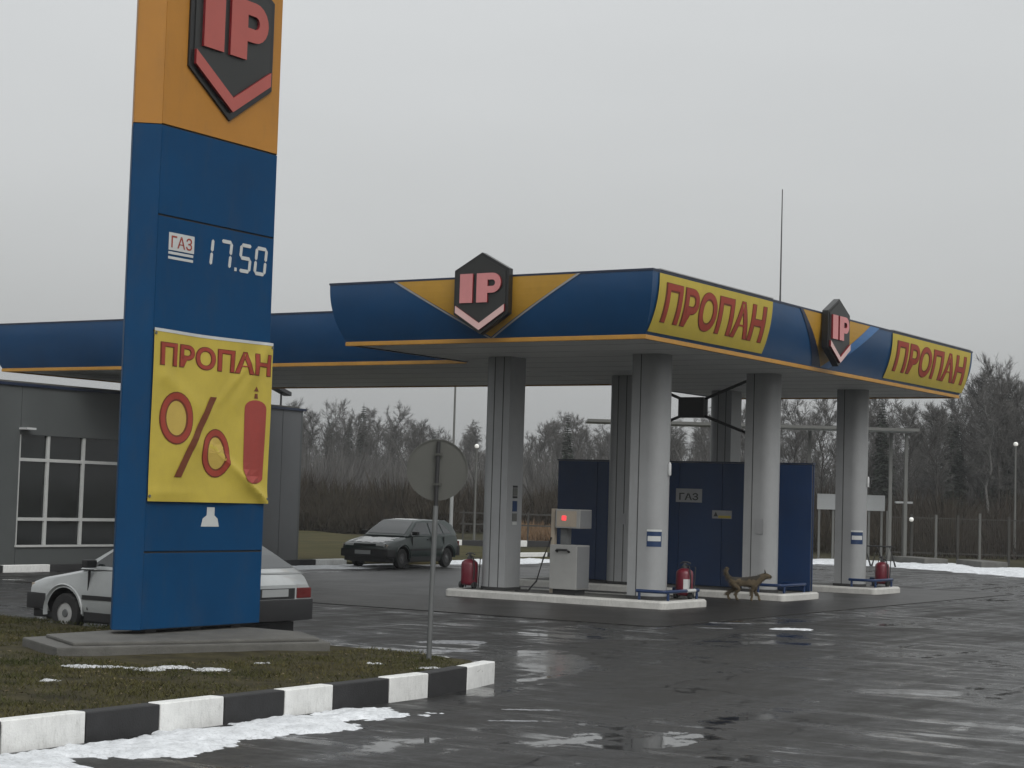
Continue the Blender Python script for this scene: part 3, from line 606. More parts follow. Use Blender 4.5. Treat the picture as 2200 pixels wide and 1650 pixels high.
for (x, y, key, a0) in ((-1.62,3.54,'round front ',-86),(-1.62,14.2,'round rear c',-84)):
    c = cols[key]; a1 = a0+58
    arc_sticker('sticker', x, y, a0, a1, 1.20, 1.50, 'tank_blue', .004, c); arc_sticker('sticker_band', x, y, a0+4, a1-4, 1.31, 1.41, 'frame_white', .007, c)
    arc_sticker('sticker_band', x, y, a0, a1, 1.50, 1.54, 'frame_white', .007, c)
    MB().lathe([(.03,0),(.035,.02),(.035,.22),(.02,.26)], (x+.325,y+.02,2.62), 10).build('lamp', 'lamp_glass', c, smooth=True)
c = cols['front left c']
for z0, z1, m in ((2.30,2.34,'black'),(2.08,2.12,'black'),(2.13,2.29,'far_grey'),(1.80,2.02,'tank_blue'),(1.60,1.76,'far_grey'),(1.52,1.58,'frame_white')):
    MB().box(-4.918,-4.908,3.47,3.64,z0,z1).build('notice', m, c)
MB().box(-1.70,-1.52,8.568,8.578,1.45,1.78).build('notice', 'cap_light', cols['round middle'])
MB().box(-5.16,-5.02,8.57,8.578,1.55,1.8).build('notice', 'cap_light', cols['inner middle'])

# dispenser
d = thing('fuel_dispenser', (-3.48,3.45,.15), 'grey gas dispenser with a glowing red display on the nearest island', 'dispenser')
MB().box(-3.80,-3.16,3.18,3.70,.26,1.16).build('cabinet', 'pump_grey', d, bevel=.02)
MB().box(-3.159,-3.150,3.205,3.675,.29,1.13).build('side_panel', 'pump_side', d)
MB().box(-3.74,-3.22,3.24,3.64,.15,.26).build('plinth', 'black', d)
MB().box(-3.70,-3.12,3.20,3.68,1.50,1.885).build('head', 'pump_grey', d, bevel=.015)
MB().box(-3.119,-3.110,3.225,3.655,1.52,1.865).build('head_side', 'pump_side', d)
MB().box(-3.66,-3.20,3.194,3.199,1.53,1.85).build('display_panel', 'tan', d)
MB().box(-3.54,-3.44,3.186,3.193,1.66,1.75).build('display', 'led', d, bevel=.003)
MB().box(-3.66,-3.50,3.36,3.52,1.16,1.50).build('neck', 'steel', d)
MB().box(-3.86,-3.77,3.30,3.40,.17,1.89).build('side_post', 'tan', d, bevel=.01)
MB().tube([(-3.62,3.178,1.02),(-3.62,3.13,1.04),(-3.60,3.12,1.06),(-3.36,3.12,1.06),(-3.34,3.13,1.04),(-3.34,3.178,1.02)], .022, 8).build('nozzle_handle', 'black', d, smooth=True)
MB().tube([(-3.84,3.3,1.3),(-3.95,3.2,.9),(-4.05,3.1,.4),(-4.2,3.02,.20),(-4.5,3.0,.185)], .018, 8).build('hose', 'rubber', d, smooth=True)

# fire extinguishers
def extinguisher(x, y, label, top='black'):
    t = thing('fire_extinguisher', (x,y,.165), label, 'extinguisher', 'trolley fire extinguishers on the islands')
    MB().lathe([(.12,.06),(.165,.09),(.175,.13),(.175,.50),(.16,.55),(.11,.59),(.05,.61)], (x,y,.165), 20).build('cylinder', 'red', t, smooth=50)
    if y < 5 and x > -2: MB().grid(lambda u, v: (x+.178*math.cos(R(-70+u*45)), y+.178*math.sin(R(-70+u*45)), .30+v*.26), 6, 1).build('paper_label', 'frame_white', t, smooth=True)
    MB().lathe([(.05,.60),(.05,.66),(.03,.68),(.03,.72)], (x,y,.165), 12).build('valve', 'dark_steel', t, smooth=40)
    MB().tube([(x-.10,y,.86),(x-.04,y,.90),(x+.06,y,.90),(x+.13,y,.87)], .014, 8).build('lever', 'dark_steel', t, smooth=True)
    MB().tube([(x+.03,y-.02,.85),(x+.14,y-.08,.82),(x+.20,y-.12,.6),(x+.19,y-.12,.35)], .014, 8).build('hose', 'rubber', t, smooth=True)
    for s_ in (-1,1): MB().cyl((x+s_*.13,y-.05,.235),(x+s_*.19,y-.05,.235),.07,n=16).build('wheel', 'rubber', t, smooth=40)
    MB().tube([(x-.16,y+.1,.18),(x-.16,y+.16,.8),(x+.16,y+.16,.8),(x+.16,y+.1,.18)], .012, 6).build('stand', 'black', t)
    return t
extinguisher(-5.80,3.25,'red fire extinguisher left of the front left column')
extinguisher(-1.22,4.18,'red fire extinguisher behind the pipe guard of the near island')
extinguisher(-1.08,14.72,'red fire extinguisher at the end of the farthest island')
# blue pipe guards at the island ends
for (x, y0, y1, lab) in ((-.98,2.86,4.42,'low blue pipe guard across the end of the near island'),(-.92,8.25,9.66,'low blue pipe guard at the end of the middle island'),(-.86,13.55,14.95,'low blue pipe guard at the end of the farthest island')):
    t = thing('pipe_guard', (x,(y0+y1)/2,.15), lab, 'guard rail')
    pth = [(x-.62,y0,.34),(x-.10,y0,.34),(x-.03,y0+.03,.34),(x,y0+.10,.34),(x,y1-.10,.34),(x-.03,y1-.03,.34),(x-.10,y1,.34),(x-.62,y1,.34)]
    MB().tube(pth, .035, 10).build('rail', 'pipe_blue', t, smooth=True)
    for xx, yy in ((x-.55,y0),(x-.55,y1),(x,y0+.16),(x,y1-.16)):
        MB().cyl((xx,yy,.152),(xx,yy,.33),.028,n=10).build('leg', 'pipe_blue', t, smooth=40); MB().cyl((xx,yy,.1515),(xx,yy,.166),.06,n=14).build('foot_plate', 'pipe_blue', t)
    if y0 < 5: MB().tube([(x,y1-.62,.34),(x,y1-.25,.34)], .0365, 10).build('white_band', 'frame_white', t, smooth=True)
# blue enclosure on the middle island
en = thing('tank_screen', (-4.25,9.86,.15), 'tall dark blue panel screen on the middle island behind the columns', 'screen')
MB().box(-7.60,-.92,9.82,9.90,.16,3.02).build('core', 'joint', en)
for k in range(6):
    w = 6.72/6; x0 = -7.62+k*w
    MB().box(x0+.006,x0+w-.006,9.79,9.818,.18,3.04).build('panel', 'tank_blue', en, bevel=.006)
for k in range(6): MB().box(-7.61+k*1.12,-7.61+k*1.12+1.108,9.902,9.93,.18,3.04).build('panel', 'tank_blue', en, bevel=.006)
MB().box(-7.64,-.88,9.775,9.945,3.045,3.08).build('top_edge', 'cap_dark', en)
MB().box(-4.34,-3.66,9.772,9.788,2.11,2.43).build('notice_plate', 'cap_light', en)
map_bm(text_bm('ГАЗ', .02), lambda u, v: (-4.25+u*.50, 9.768, 2.16+v*.17), 'lettering', 'black', en, 0, 1)
MB().box(-3.38,-2.88,9.772,9.788,1.75,1.94).build('notice_plate', 'cap_light', en)
MB().box(-3.22,-2.90,9.768,9.771,1.765,1.82).build('notice_stripe', 'banner', en)
map_bm(text_bm('▲', .0) if False else poly_bm([[(0,0),(1,0),(.5,1)]]), lambda u, v: (-3.34+u*.11, 9.768, 1.80+v*.11), 'warning_mark', 'black', en, 0, 1)
# black box braced between the middle columns
bb = thing('bracket_box', (-3.5,8.9,4.07), 'black box held by four diagonal arms between the middle columns', 'bracket box')
MB().box(-3.83,-3.18,8.78,9.02,4.06,4.53).build('box', 'black', bb, bevel=.015)
for sx in (-1,1):
    for sz in (-1,1):
        MB().tube([(-3.505+sx*.31,8.9,4.295+sz*.20),(-3.49+sx*1.48,8.9,4.31+sz*.64)], .035, 8).build('arm', 'black', bb)
        MB().box(-3.49+sx*1.47-.02,-3.49+sx*1.47+.02,8.82,8.98,4.31+sz*.64-.09,4.31+sz*.64+.09).build('wall_plate', 'black', bb)

# ------------------------------------------------------------------ station building
BX = -19.0
bd = thing('station_building', (BX-4,3,0), 'low grey panel clad station building with a large white framed window', 'building')
Y0b, Y1b, HB = -9, 13.75, 4.5
wy0, wy1, wz0, wz1 = 2.80, 6.75, .56, 3.30
def bwall(y0, y1, z0, z1, m='wall'): return MB().box(BX-.12,BX,y0+.008,y1-.008,z0,z1).build('wall_panel', m, bd, bevel=.006)
for y0, y1 in ((-9,-6),(-6,-3.2),(-3.2,-.2),(-.2,wy0)): bwall(y0, y1, .02, HB)
bwall(wy0, wy1, wz1, HB); bwall(wy0, wy1, .02, wz0)
for y0, y1, m in ((wy1,9.4,'wall'),(9.4,11.2,'wall_lit'),(11.2,12.9,'wall_lit'),(12.9,Y1b,'wall_lit')): bwall(y0, y1, .02, HB, m)
MB().box(BX-8,BX-.14,Y0b+.02,wy0-.02,.0,HB-.05).build('core', 'joint', bd)
MB().box(BX-8,BX-.14,wy1+.02,Y1b-.02,.0,HB-.05).build('core', 'joint', bd)
MB().box(BX-8,BX-1.6,wy0-.02,wy1+.02,.0,HB-.05).build('core', 'joint', bd)
MB().box(BX-1.6,BX-.14,wy0,wy1,.2,.5).build('inner_sill', 'wall', bd)
for k in range(4): MB().box(BX-8+k*2,BX-8+k*2+1.98,Y1b,Y1b+.1,.02,HB).build('wall_panel', 'wall', bd)
MB().box(BX-8.1,BX+.06,Y0b-.05,Y1b+.16,HB,HB+.07).build('roof_edge', 'cap_dark', bd)
MB().box(BX-8.0,BX-.05,Y0b+.05,Y1b-.05,HB+.072,HB+.12).build('roof', 'concrete', bd)
win = MB().box(BX-.10,BX-.095,wy0,wy1,wz0,wz1).build('window', 'dark_glass', bd)
ys = [2.80,3.78,5.0,6.2,6.75]; zs_ = [.56,1.20,2.68,3.30]
def bar(y0, y1, z0, z1): MB().box(BX-.09,BX-.03,y0,y1,z0,z1).build('window_frame', 'frame_white', win, bevel=.006)
for y in ys[1:3]: bar(y-.045,y+.045,wz0,wz1)
for y in (wy0,wy1-.06): bar(y,y+.06,wz0,wz1)
for z in zs_[1:3]:
    for a_, b_ in ((wy0+.06,ys[1]-.045),(ys[1]+.045,ys[2]-.045),(ys[2]+.045,wy1-.06)): bar(a_,b_,z-.04,z+.04)
MB().box(BX-.09,BX+.05,wy0-.03,wy1+.03,wz0-.055,wz0).build('window_sill', 'frame_white', bd, bevel=.008)
MB().box(BX+.0,BX+.28,2.75,3.05,3.42,3.47).build('wall_lamp', 'lamp_glass', bd)
MB().box(BX+.002,BX+.05,12.0,12.12,3.55,3.63).build('wall_lamp', 'far_grey', bd)
fl = thing('roof_floodlight', (BX-.12,12.92,HB+.1), 'small floodlight tilted on a short mast on the building roof', 'floodlight')
MB().cyl((BX-.12,12.92,HB+.1),(BX-.12,12.92,HB+.52),.03).build('mast', 'dark_steel', fl)
MB().add([(BX-.27+x,12.92+y,HB+.55+z-.28*y) for x,y,z in ((0,-.36,-.05),(.3,-.36,-.05),(.3,.30,-.05),(0,.30,-.05),(0,-.36,.06),(.3,-.36,.06),(.3,.30,.06),(0,.30,.06))],[(3,2,1,0),(4,5,6,7),(0,1,5,4),(1,2,6,5),(2,3,7,6),(3,0,4,7)]).build('lamp_head', 'dark_steel', fl)

# ------------------------------------------------------------------ round road sign seen from behind
sx_, sy_ = 3.34, -11.28
rs = thing('road_sign', (sx_,sy_,.1), 'round road sign seen from behind on a thin grey post in the grass', 'road sign')
leanv = lambda z: (sx_+.012*(z), sy_+.006*z, z)
MB().tube([leanv(.05), leanv(1.95)], .032, 10).build('post', 'steel', rs, smooth=True)
MB().tube([leanv(1.95), leanv(2.70)], .024, 10).build('post_top', 'black', rs, smooth=True)
vd = Vector((-math.sin(TH+.05), math.cos(TH+.05), 0)); rv = Vector((vd.y,-vd.x,0)); cc = Vector(leanv(2.37))+vd*.06
dm = MB(); n = 40
ring = lambda r, o_: [tuple(cc+vd*o_+rv*r*math.cos(2*math.pi*k/n)+Vector((0,0,1))*r*math.sin(2*math.pi*k/n)) for k in range(n)]
dm.add(ring(.352,0)+ring(.352,.006), [tuple(range(n)), tuple(range(n,2*n))[::-1]]+[(i,(i+1)%n,n+(i+1)%n,n+i) for i in range(n)]); dm.build('disc', 'sign_back', rs)
rm = MB(); rr_ = [ring(.347,-.012), ring(.360,-.012), ring(.360,.004), ring(.347,.004)]
rm.add(sum(rr_, []), [(k*n+i,k*n+(i+1)%n,((k+1)%4)*n+(i+1)%n,((k+1)%4)*n+i) for k in range(4) for i in range(n)]); rm.build('rim', 'sign_back', rs)
for z in (2.2,2.55):
    p = Vector(leanv(z)); MB().box(p.x-.035,p.x+.035,p.y-.03,p.y+.05,z-.012,z+.012).build('clamp', 'sign_back', rs)

# ------------------------------------------------------------------ cars (local: +x forward, +y left)
def eval_mesh(o):
    dg = bpy.context.evaluated_depsgraph_get(); return bpy.data.meshes.new_from_object(o.evaluated_get(dg), depsgraph=dg)
def car(name, label, paint, rim, loc, heading, upright=False):
    t = thing(name, (loc[0],loc[1],0), label, 'car', rz=heading)
    #        x     zb   hb   zm   hm   zs   hs  ztop
    ST = [(1.985,.42,.60,.52,.66,.60,.66,.63),(1.93,.34,.70,.54,.76,.68,.73,.715),(1.70,.30,.74,.55,.795,.745,.755,.785),(1.2,.28,.76,.56,.81,.83,.765,.875),(.92,.27,.77,.56,.815,.88,.765,.925),
          (.4,.26,.77,.56,.82,.91,.765,.935),(-.4,.26,.77,.56,.82,.93,.765,.945),(-1.2,.27,.77,.56,.82,.95,.76,.965),(-1.70,.30,.76,.57,.81,.955,.745,.975),(-1.86,.36,.74,.60,.78,.93,.72,.955),(-1.97,.46,.68,.62,.74,.80,.70,.83)]
    m_ = MB(); n = 10
    for (x,zb,hb,zm,hm,zs1,hs1,zt) in ST:
        hp = [(hb,zb),(hm,zm-.16),(hm,zm+.06),(hs1,zs1-.02),(hs1-.05,zs1+.015)]
        m_.v += [(x,y,z) for y,z in hp]+[(x,-y,z) for y,z in hp[::-1]]
        m_.v[-n:] = [(x,hp[k][0],hp[k][1]) for k in range(5)]+[(x,-hp[k][0],hp[k][1]) for k in range(4,-1,-1)]
    ns = len(ST)
    for k in range(ns-1):
        for i in range(n): m_.f.append((k*n+i,k*n+(i+1)%n,(k+1)*n+(i+1)%n,(k+1)*n+i))
    m_.f += [tuple(range(n))[::-1], tuple(range((ns-1)*n, ns*n))]
    tmp = new_obj('tmp', m_.mesh('body', smooth=35), paint)
    cutters = []
    for wx in (1.20,-1.26):
        cme = MB().cyl((wx,-1.2,.30),(wx,1.2,.30),.345,n=28).mesh('cut'); cme.materials.append(M['plastic']); co = new_obj('cut', cme); cutters.append(co)
        md = tmp.modifiers.new('b', 'BOOLEAN'); md.object = co; md.operation = 'DIFFERENCE'; md.solver = 'EXACT'
        try: md.material_mode = 'TRANSFER'
        except Exception: pass
    bme = eval_mesh(tmp); bpy.data.objects.remove(tmp)
    for c_ in cutters: bpy.data.objects.remove(c_)
    bme.name = 'body'; body = bpy.data.objects.new('body', bme); col.objects.link(body); body.parent = t
    if not bme.materials: bme.materials.append(M[paint])
    def part(nm, m_, mt, parent=t, smooth=False, bevel=0): return m_.build(nm, mt, parent, smooth=smooth, bevel=bevel, local=True)
    # greenhouse
    GS = [(.95,.91,.75,.915,.70),(.62,.915,.752,1.13,.645),(.22,.92,.755,1.345,.575),(-.25,.925,.758,1.375,.565),(-.75,.93,.757,1.372,.565),(-1.15,.935,.752,1.345,.560),(-1.52,.945,.742,1.16,.61),(-1.84,.955,.725,.965,.68)]
    if upright: GS = GS[:5]+[(-1.46,.938,.750,1.365,.575),(-1.74,.948,.738,1.25,.61),(-1.935,.955,.712,.965,.68)]
    gm = MB(); n = 6
    for x,zb,hb,zt,ht in GS: gm.v += [(x,hb,zb),(x,ht,zt-.012),(x,ht-.07,zt+.012),(x,-ht+.07,zt+.012),(x,-ht,zt-.012),(x,-hb,zb)]
    for k in range(len(GS)-1):
        for i in range(n): gm.f.append((k*n+i,k*n+(i+1)%n,(k+1)*n+(i+1)%n,(k+1)*n+i))
    gm.f += [tuple(range(n))[::-1], tuple(range((len(GS)-1)*n,len(GS)*n))]
    part('cabin', gm, paint, smooth=28)
    def gi(x, z, s_):   # point on the cabin flank
        for a_, b_ in zip(GS[:-1], GS[1:]):
            if b_[0] <= x <= a_[0]:
                f = (a_[0]-x)/(a_[0]-b_[0]); q = [a_[k]+(b_[k]-a_[k])*f for k in range(5)]; w = (z-q[1])/max(.02, q[3]-q[1]); return (x, s_*(q[2]+(q[4]-q[2])*w+.010), z)
    for s_ in (-1,1):
        for poly in ([(.74,.965),(.62,1.045),(.24,1.285),(-.30,1.31),(-.30,.965)],[(-.38,.965),(-.38,1.31),(-.92,1.30),(-1.02,.97)],[(-1.10,.98),(-1.00,1.29),(-1.17,1.27),(-1.44,1.10),(-1.56,.995)]):
            pg = MB(); P_ = [gi(x, z, s_) for x, z in poly]; pg.add(P_, [tuple(range(len(P_)))]); part('side_window', pg, 'car_glass')
    def cross(x0, x1, inset, nm):
        def at(x):
            for a_, b_ in zip(GS[:-1], GS[1:]):
                if b_[0] <= x <= a_[0]:
                    f = (a_[0]-x)/(a_[0]-b_[0]); return a_[3]+(b_[3]-a_[3])*f+.012, a_[4]+(b_[4]-a_[4])*f-.07-inset
        pg = MB(); xs_ = np.linspace(x0, x1, 7); 
        for x in xs_: z, w = at(x); pg.v += [(x,w,z+.008),(x,-w,z+.008)]
        for k in range(6): pg.f.append((2*k,2*k+1,2*k+3,2*k+2))
        return part(nm, pg, 'car_glass')
    cross(.88,.27,-.015,'windscreen'); cross(-1.22,-1.76,-.01,'rear_window')
    # bumpers, sills, mouldings
    def wrap(x0, x1, hw, z0, z1, nm, mt='plastic'):
        pts_ = [(x0,-hw),(x1-.06*(1 if x1 > x0 else -1),-hw+.02),(x1,-hw+.16),(x1+.015*(1 if x1 > x0 else -1),0),(x1,hw-.16),(x1-.06*(1 if x1 > x0 else -1),hw-.02),(x0,hw)]
        part(nm, MB().zprism(pts_, z0, z1), mt, bevel=.02, smooth=40)
    wrap(1.58,2.045,.805,.32,.545,'bumper'); wrap(-1.64,-2.035,.805,.34,.62,'bumper')
    part('spoiler', MB().box(1.45,1.93,-.70,.70,.20,.33), 'plastic', bevel=.02)
    part('underbody', MB().box(-1.75,1.7,-.66,.66,.17,.30), 'plastic')
    for s_ in (-1,1):
        part('sill', MB().box(-.86,.80,s_*.765-.03,s_*.765+.03,.20,.33), 'plastic', bevel=.01)
        part('side_moulding', MB().box(-.86,.82,s_*.822-.006,s_*.822+.006,.50,.56), 'plastic')
        for x in (.72,-.34,-1.02): part('door_gap', MB().box(x-.006,x+.006,s_*.80-.022,s_*.80+.016,.36,.90), 'joint')
        part('door_handle', MB().box(-.28,-.10,s_*.80-.012,s_*.80+.014,.80,.83), 'plastic', bevel=.006)
        mi = part('mirror', MB().box(.60,.71,s_*.87-.10,s_*.87+.09,.94,1.05), 'plastic', bevel=.025)
        part('headlight', MB().box(1.90,1.972,s_*.52-.14,s_*.52+.14,.565,.690), 'lamp_glass', bevel=.012)
        part('indicator', MB().box(1.80,1.945,s_*.71-.045,s_*.71+.03,.575,.675), 'tan', bevel=.008)
        part('tail_light', MB().box(-1.985,-1.80,s_*.60-.13,s_*.60+.155,.635,.775), 'tail', bevel=.012)
        for wx in (1.20,-1.26):
            w = MB(); yo = s_*.70
            prof = [(.15,-.085),(.26,-.085),(.28,-.06),(.285,0),(.28,.06),(.26,.085),(.15,.085)]
            vs_ = []; fs = []; nn = 24
            for r, y in prof: vs_ += [(wx+r*math.cos(2*math.pi*i/nn), yo+y*s_, .285+r*math.sin(2*math.pi*i/nn)) for i in range(nn)]
            for k in range(len(prof)-1):
                for i in range(nn): fs.append((k*nn+i,k*nn+(i+1)%nn,(k+1)*nn+(i+1)%nn,(k+1)*nn+i))
            w.add(vs_, fs); wo = part('wheel', w, 'rubber', smooth=40)
            rmh = MB(); rmh.cyl((wx,yo-.05*s_,.285),(wx,yo+.068*s_,.285),.185,.165,n=24); part('rim', rmh, rim, wo, smooth=40)
            rmc = MB(); rmc.cyl((wx,yo+.069*s_,.285),(wx,yo+.082*s_,.285),.06,.05,n=16); part('hub_cap', rmc, 'steel', wo, smooth=40)
            ar = MB(); ar.add([(wx+r*math.cos(R(a_)), s_*y, .30+r*math.sin(R(a_))) for r, y in ((.345,.785),(.385,.832),(.40,.815)) for a_ in range(-8,190,9)], [(k*22+i,k*22+i+1,(k+1)*22+i+1,(k+1)*22+i) for k in range(2) for i in range(21)])
            part('wheel_arch', ar, paint, smooth=True)
    part('grille', MB().box(1.93,1.968,-.36,.36,.575,.672), 'black')
    part('number_plate', MB().box(2.05,2.064,-.26,.26,.40,.51), 'far_white'); part('number_plate', MB().box(-1.99,-1.975,-.26,.26,.66,.76), 'far_white')
    part('rear_panel', MB().box(-1.980,-1.962,-.40,.40,.63,.77), 'plastic')
    if upright:
        def sky_sheen(nm, x0, x1, w, zf, seed):  # ragged pale sheet standing in for reflected sky on the paintwork
            fm = MB(); K = 26
            vz = [(x0+(x1-x0)*i/K, -w+2*w*j/K) for j in range(K+1) for i in range(K+1)]
            fm.v = [(x, y, zf(x)+.006+.008*max(0, noise.noise(Vector((x*6, y*6, seed))))) for x, y in vz]
            for j in range(K):
                for i in range(K):
                    x, y = vz[j*(K+1)+i]; e = min((i+.5)/K, 1-(i+.5)/K, (j+.5)/K, 1-(j+.5)/K)*6
                    if noise.noise(Vector((x*5, y*5, seed)))+e > .55: fm.f.append((j*(K+1)+i, j*(K+1)+i+1, (j+1)*(K+1)+i+1, (j+1)*(K+1)+i))
            part(nm, fm, 'sky_sheen', smooth=True)
        sky_sheen('sky_sheen', 1.05, 1.90, .66, lambda x: np.interp(x, [.92,1.2,1.70,1.93], [.898,.847,.762,.697]), 3)
        sky_sheen('sky_sheen', -1.1, .12, .48, lambda x: np.interp(x, [-1.30,-.75,-.25,.22], [1.372,1.384,1.387,1.357]), 5)
    part('wiper', MB().tube([(.90,.45,.945),(.84,.10,.985),(.86,-.25,.975)], .010, 6), 'black')
    return t
car('parked_car', 'white hatchback half hidden behind the price pylon', 'car_white', 'rim', (-2.12,-9.83), R(178))
car('parked_car', 'dark green hatchback parked before the far verge', 'car_green', 'rim_dark', (-15.62,14.42), -math.pi/2+.06, True)

# ------------------------------------------------------------------ dog
def dog(loc, rz):
    t = thing('dog', loc, 'tan dog with dark back walking past the middle pump island', 'dog', rz=rz)
    J = {'pel':((-.26,0,.42),.085),'mid':((-.04,0,.405),.088),'che':((.17,0,.41),.105),'nk':((.30,0,.50),.068),'hd':((.39,0,.565),.068),'muz':((.47,0,.545),.040),'nose':((.53,0,.535),.026),
         't1':((-.36,0,.47),.034),'t2':((-.44,0,.55),.040),'t3':((-.46,0,.64),.038),'t4':((-.41,0,.70),.014)}
    E_ = [('pel','mid'),('mid','che'),('che','nk'),('nk','hd'),('hd','muz'),('muz','nose'),('pel','t1'),('t1','t2'),('t2','t3'),('t3','t4')]
    for s_, fx_, hx_ in ((1,.10,-.10),(-1,-.06,.09)):
        y = .062*s_
        for k, p, r in (('sh',(.18,y,.34),.052),('el',(.13+fx_*.3,y,.22),.030),('wr',(.17+fx_*.8,y,.11),.021),('fp',(.16+fx_,y,.03),.024),('ft',(.20+fx_,y,.022),.022)): J[k+str(s_)] = (p, r)
        for k, p, r in (('th',(-.26,y,.35),.068),('kn',(-.20+hx_*.5,y,.25),.040),('hk',(-.33+hx_,y,.15),.023),('hp',(-.30+hx_,y,.035),.024),('ht',(-.25+hx_,y,.022),.022)): J[k+str(s_)] = (p, r)
        E_ += [('che','sh%d'%s_),('sh%d'%s_,'el%d'%s_),('el%d'%s_,'wr%d'%s_),('wr%d'%s_,'fp%d'%s_),('fp%d'%s_,'ft%d'%s_),('pel','th%d'%s_),('th%d'%s_,'kn%d'%s_),('kn%d'%s_,'hk%d'%s_),('hk%d'%s_,'hp%d'%s_),('hp%d'%s_,'ht%d'%s_)]
    names = list(J); me = bpy.data.meshes.new('sk'); me.from_pydata([J[k][0] for k in names], [(names.index(a_), names.index(b_)) for a_, b_ in E_], [])
    ob = new_obj('tmp', me); sk = ob.modifiers.new('s', 'SKIN'); ob.modifiers.new('u', 'SUBSURF').levels = 2
    if not me.skin_vertices:
        me.attributes.new  # layer is made by the modifier through bmesh below
        bmm = bmesh.new(); bmm.from_mesh(me); bmm.verts.layers.skin.verify(); bmm.to_mesh(me); bmm.free()
    for i, k in enumerate(names):
        sv = me.skin_vertices[0].data[i]; sv.radius = (J[k][1]*1.2, J[k][1]*1.2); sv.use_root = (k == 'pel')
    m2 = eval_mesh(ob); bpy.data.objects.remove(ob); m2.name = 'body'
    for p in m2.polygons: p.use_smooth = True
    m2.materials.clear(); m2.materials.append(M['fur']); m2.materials.append(M['fur_dark'])
    for p in m2.polygons:
        c_ = p.center
        if (c_.z > .45+.02*math.sin(c_.x*30) and c_.x < .28 and p.normal.z > .2) or c_.x > .50: p.material_index = 1
    b_ = bpy.data.objects.new('body', m2); col.objects.link(b_); b_.parent = t
    rg = np.random.default_rng(5); vv = np.array([v.co[:] for v in m2.vertices]); nn = np.array([v.normal[:] for v in m2.vertices]); pk = rg.integers(0, len(vv), 5000); pk = pk[vv[pk,2] > .12]
    bs = vv[pk]+rg.normal(0,.008,(len(pk),3)); ln_ = np.where(vv[pk,0] < -.33, .06, .030)[:,None]*rg.uniform(.5,1.2,(len(pk),1)); tipv = bs+nn[pk]*ln_*.6+np.array([-.7,0,-.35])*ln_; sv_ = np.cross(tipv-bs, rg.normal(0,1,bs.shape)); sv_ = sv_/np.linalg.norm(sv_,axis=1)[:,None]*.004
    fo_ = new_obj('fur', tri_mesh('fur', np.stack([bs-sv_,bs+sv_,tipv],1)), 'fur', t); fo_['kind'] = 'stuff'
    for s_ in (-1,1):
        e = MB(); e.add([(.37,s_*.02,.615),(.385,s_*.065,.60),(.41,s_*.04,.60),(.372,s_*.055,.70)], [(0,1,2),(0,1,3),(1,2,3),(2,0,3)]); e.build('ear', 'fur_dark', t, local=True)
    return t
dog((-1.32,7.35,.014), R(18))

# ------------------------------------------------------------------ far plant, fence, lamps
def far_post(x, y, z, r=.06, m='far_grey'): return (cf(x, y), z, r, m)
sh = thing('plant_shelter', (*cf(9,72),0), 'far flat roofed steel shelter with thin posts behind the canopy', 'shelter')
def cfbox(m_, x0, x1, y0, y1, z0, z1):
    P_ = [cf(x0,y0),cf(x1,y0),cf(x1,y1),cf(x0,y1)]; return m_.zprism(P_, z0, z1)
cfbox(MB(), 2.9,15.5,69,71.2,5.10,5.18).build('roof', 'far_white', sh)
cfbox(MB(), 2.9,15.5,68.95,69.0,5.08,5.19).build('roof_edge', 'far_grey', sh)
for x in (4.4,8.2,11.6,14.75,15.35): cfbox(MB(), x-.06,x+.06,70.5,70.62,0,5.05).build('post', 'far_grey', sh)
for x0, x1, lab in ((12.1,12.85,'pale grey information board behind the rear column, left one'),(14.05,14.75,'pale grey information board behind the rear column, right one')):
    t = thing('notice_board', (*cf((x0+x1)/2,71.5),0), lab, 'board'); cfbox(MB(), x0,x1,71.5,71.56,2.03,2.64).build('board', 'far_white', t)
    for x in (x0+.1,x1-.1): cfbox(MB(), x-.04,x+.04,71.57,71.65,-.05,2.6).build('leg', 'far_grey', t)
t = thing('bench_lamp', (*cf(15.8,73),0), 'low T shaped light fitting on a post before the fence', 'lamp'); cfbox(MB(), 15.47,16.15,72.9,73.1,2.36,2.44).build('lamp_bar', 'far_white', t); cfbox(MB(), 15.76,15.84,72.96,73.04,-.05,2.36).build('post', 'fence', t)
fn = thing('mesh_fence', (*cf(17,75),0), 'thin brown mesh fence with posts before the dark wood', 'fence')
xs_ = [15.6,16.6,17.6,18.5,19.4,20.6,21.8,23]
for i, x in enumerate(xs_): cfbox(MB(), x-.045,x+.045,75,75.09,-.06,1.95 if i not in (0,4) else 2.05).build('post', 'far_grey' if i in (0,2,4) else 'fence', fn)
for z in (1.78,.35): cfbox(MB(), 15.6,23,75.03,75.06,z,z+.04).build('rail', 'fence', fn)
wm = MB()
for k in range(90): x = 15.6+k*.082; cfbox(wm, x-.006,x+.006,75.04,75.05,.3,1.8)
o = wm.build('wire', 'fence', fn); o['kind'] = 'stuff'
fn2 = thing('rail_fence', (*cf(0,90),0), 'low dark rail fence at the foot of the wood behind the front left column', 'fence')
for k in range(8): cfbox(MB(), -2.2+k*1.6-.04,-2.2+k*1.6+.04,90,90.1,-.06,1.45).build('post', 'fence', fn2)
for z in (1.3,.75): cfbox(MB(), -2.4,9.2,90.02,90.07,z,z+.07).build('rail', 'fence', fn2)
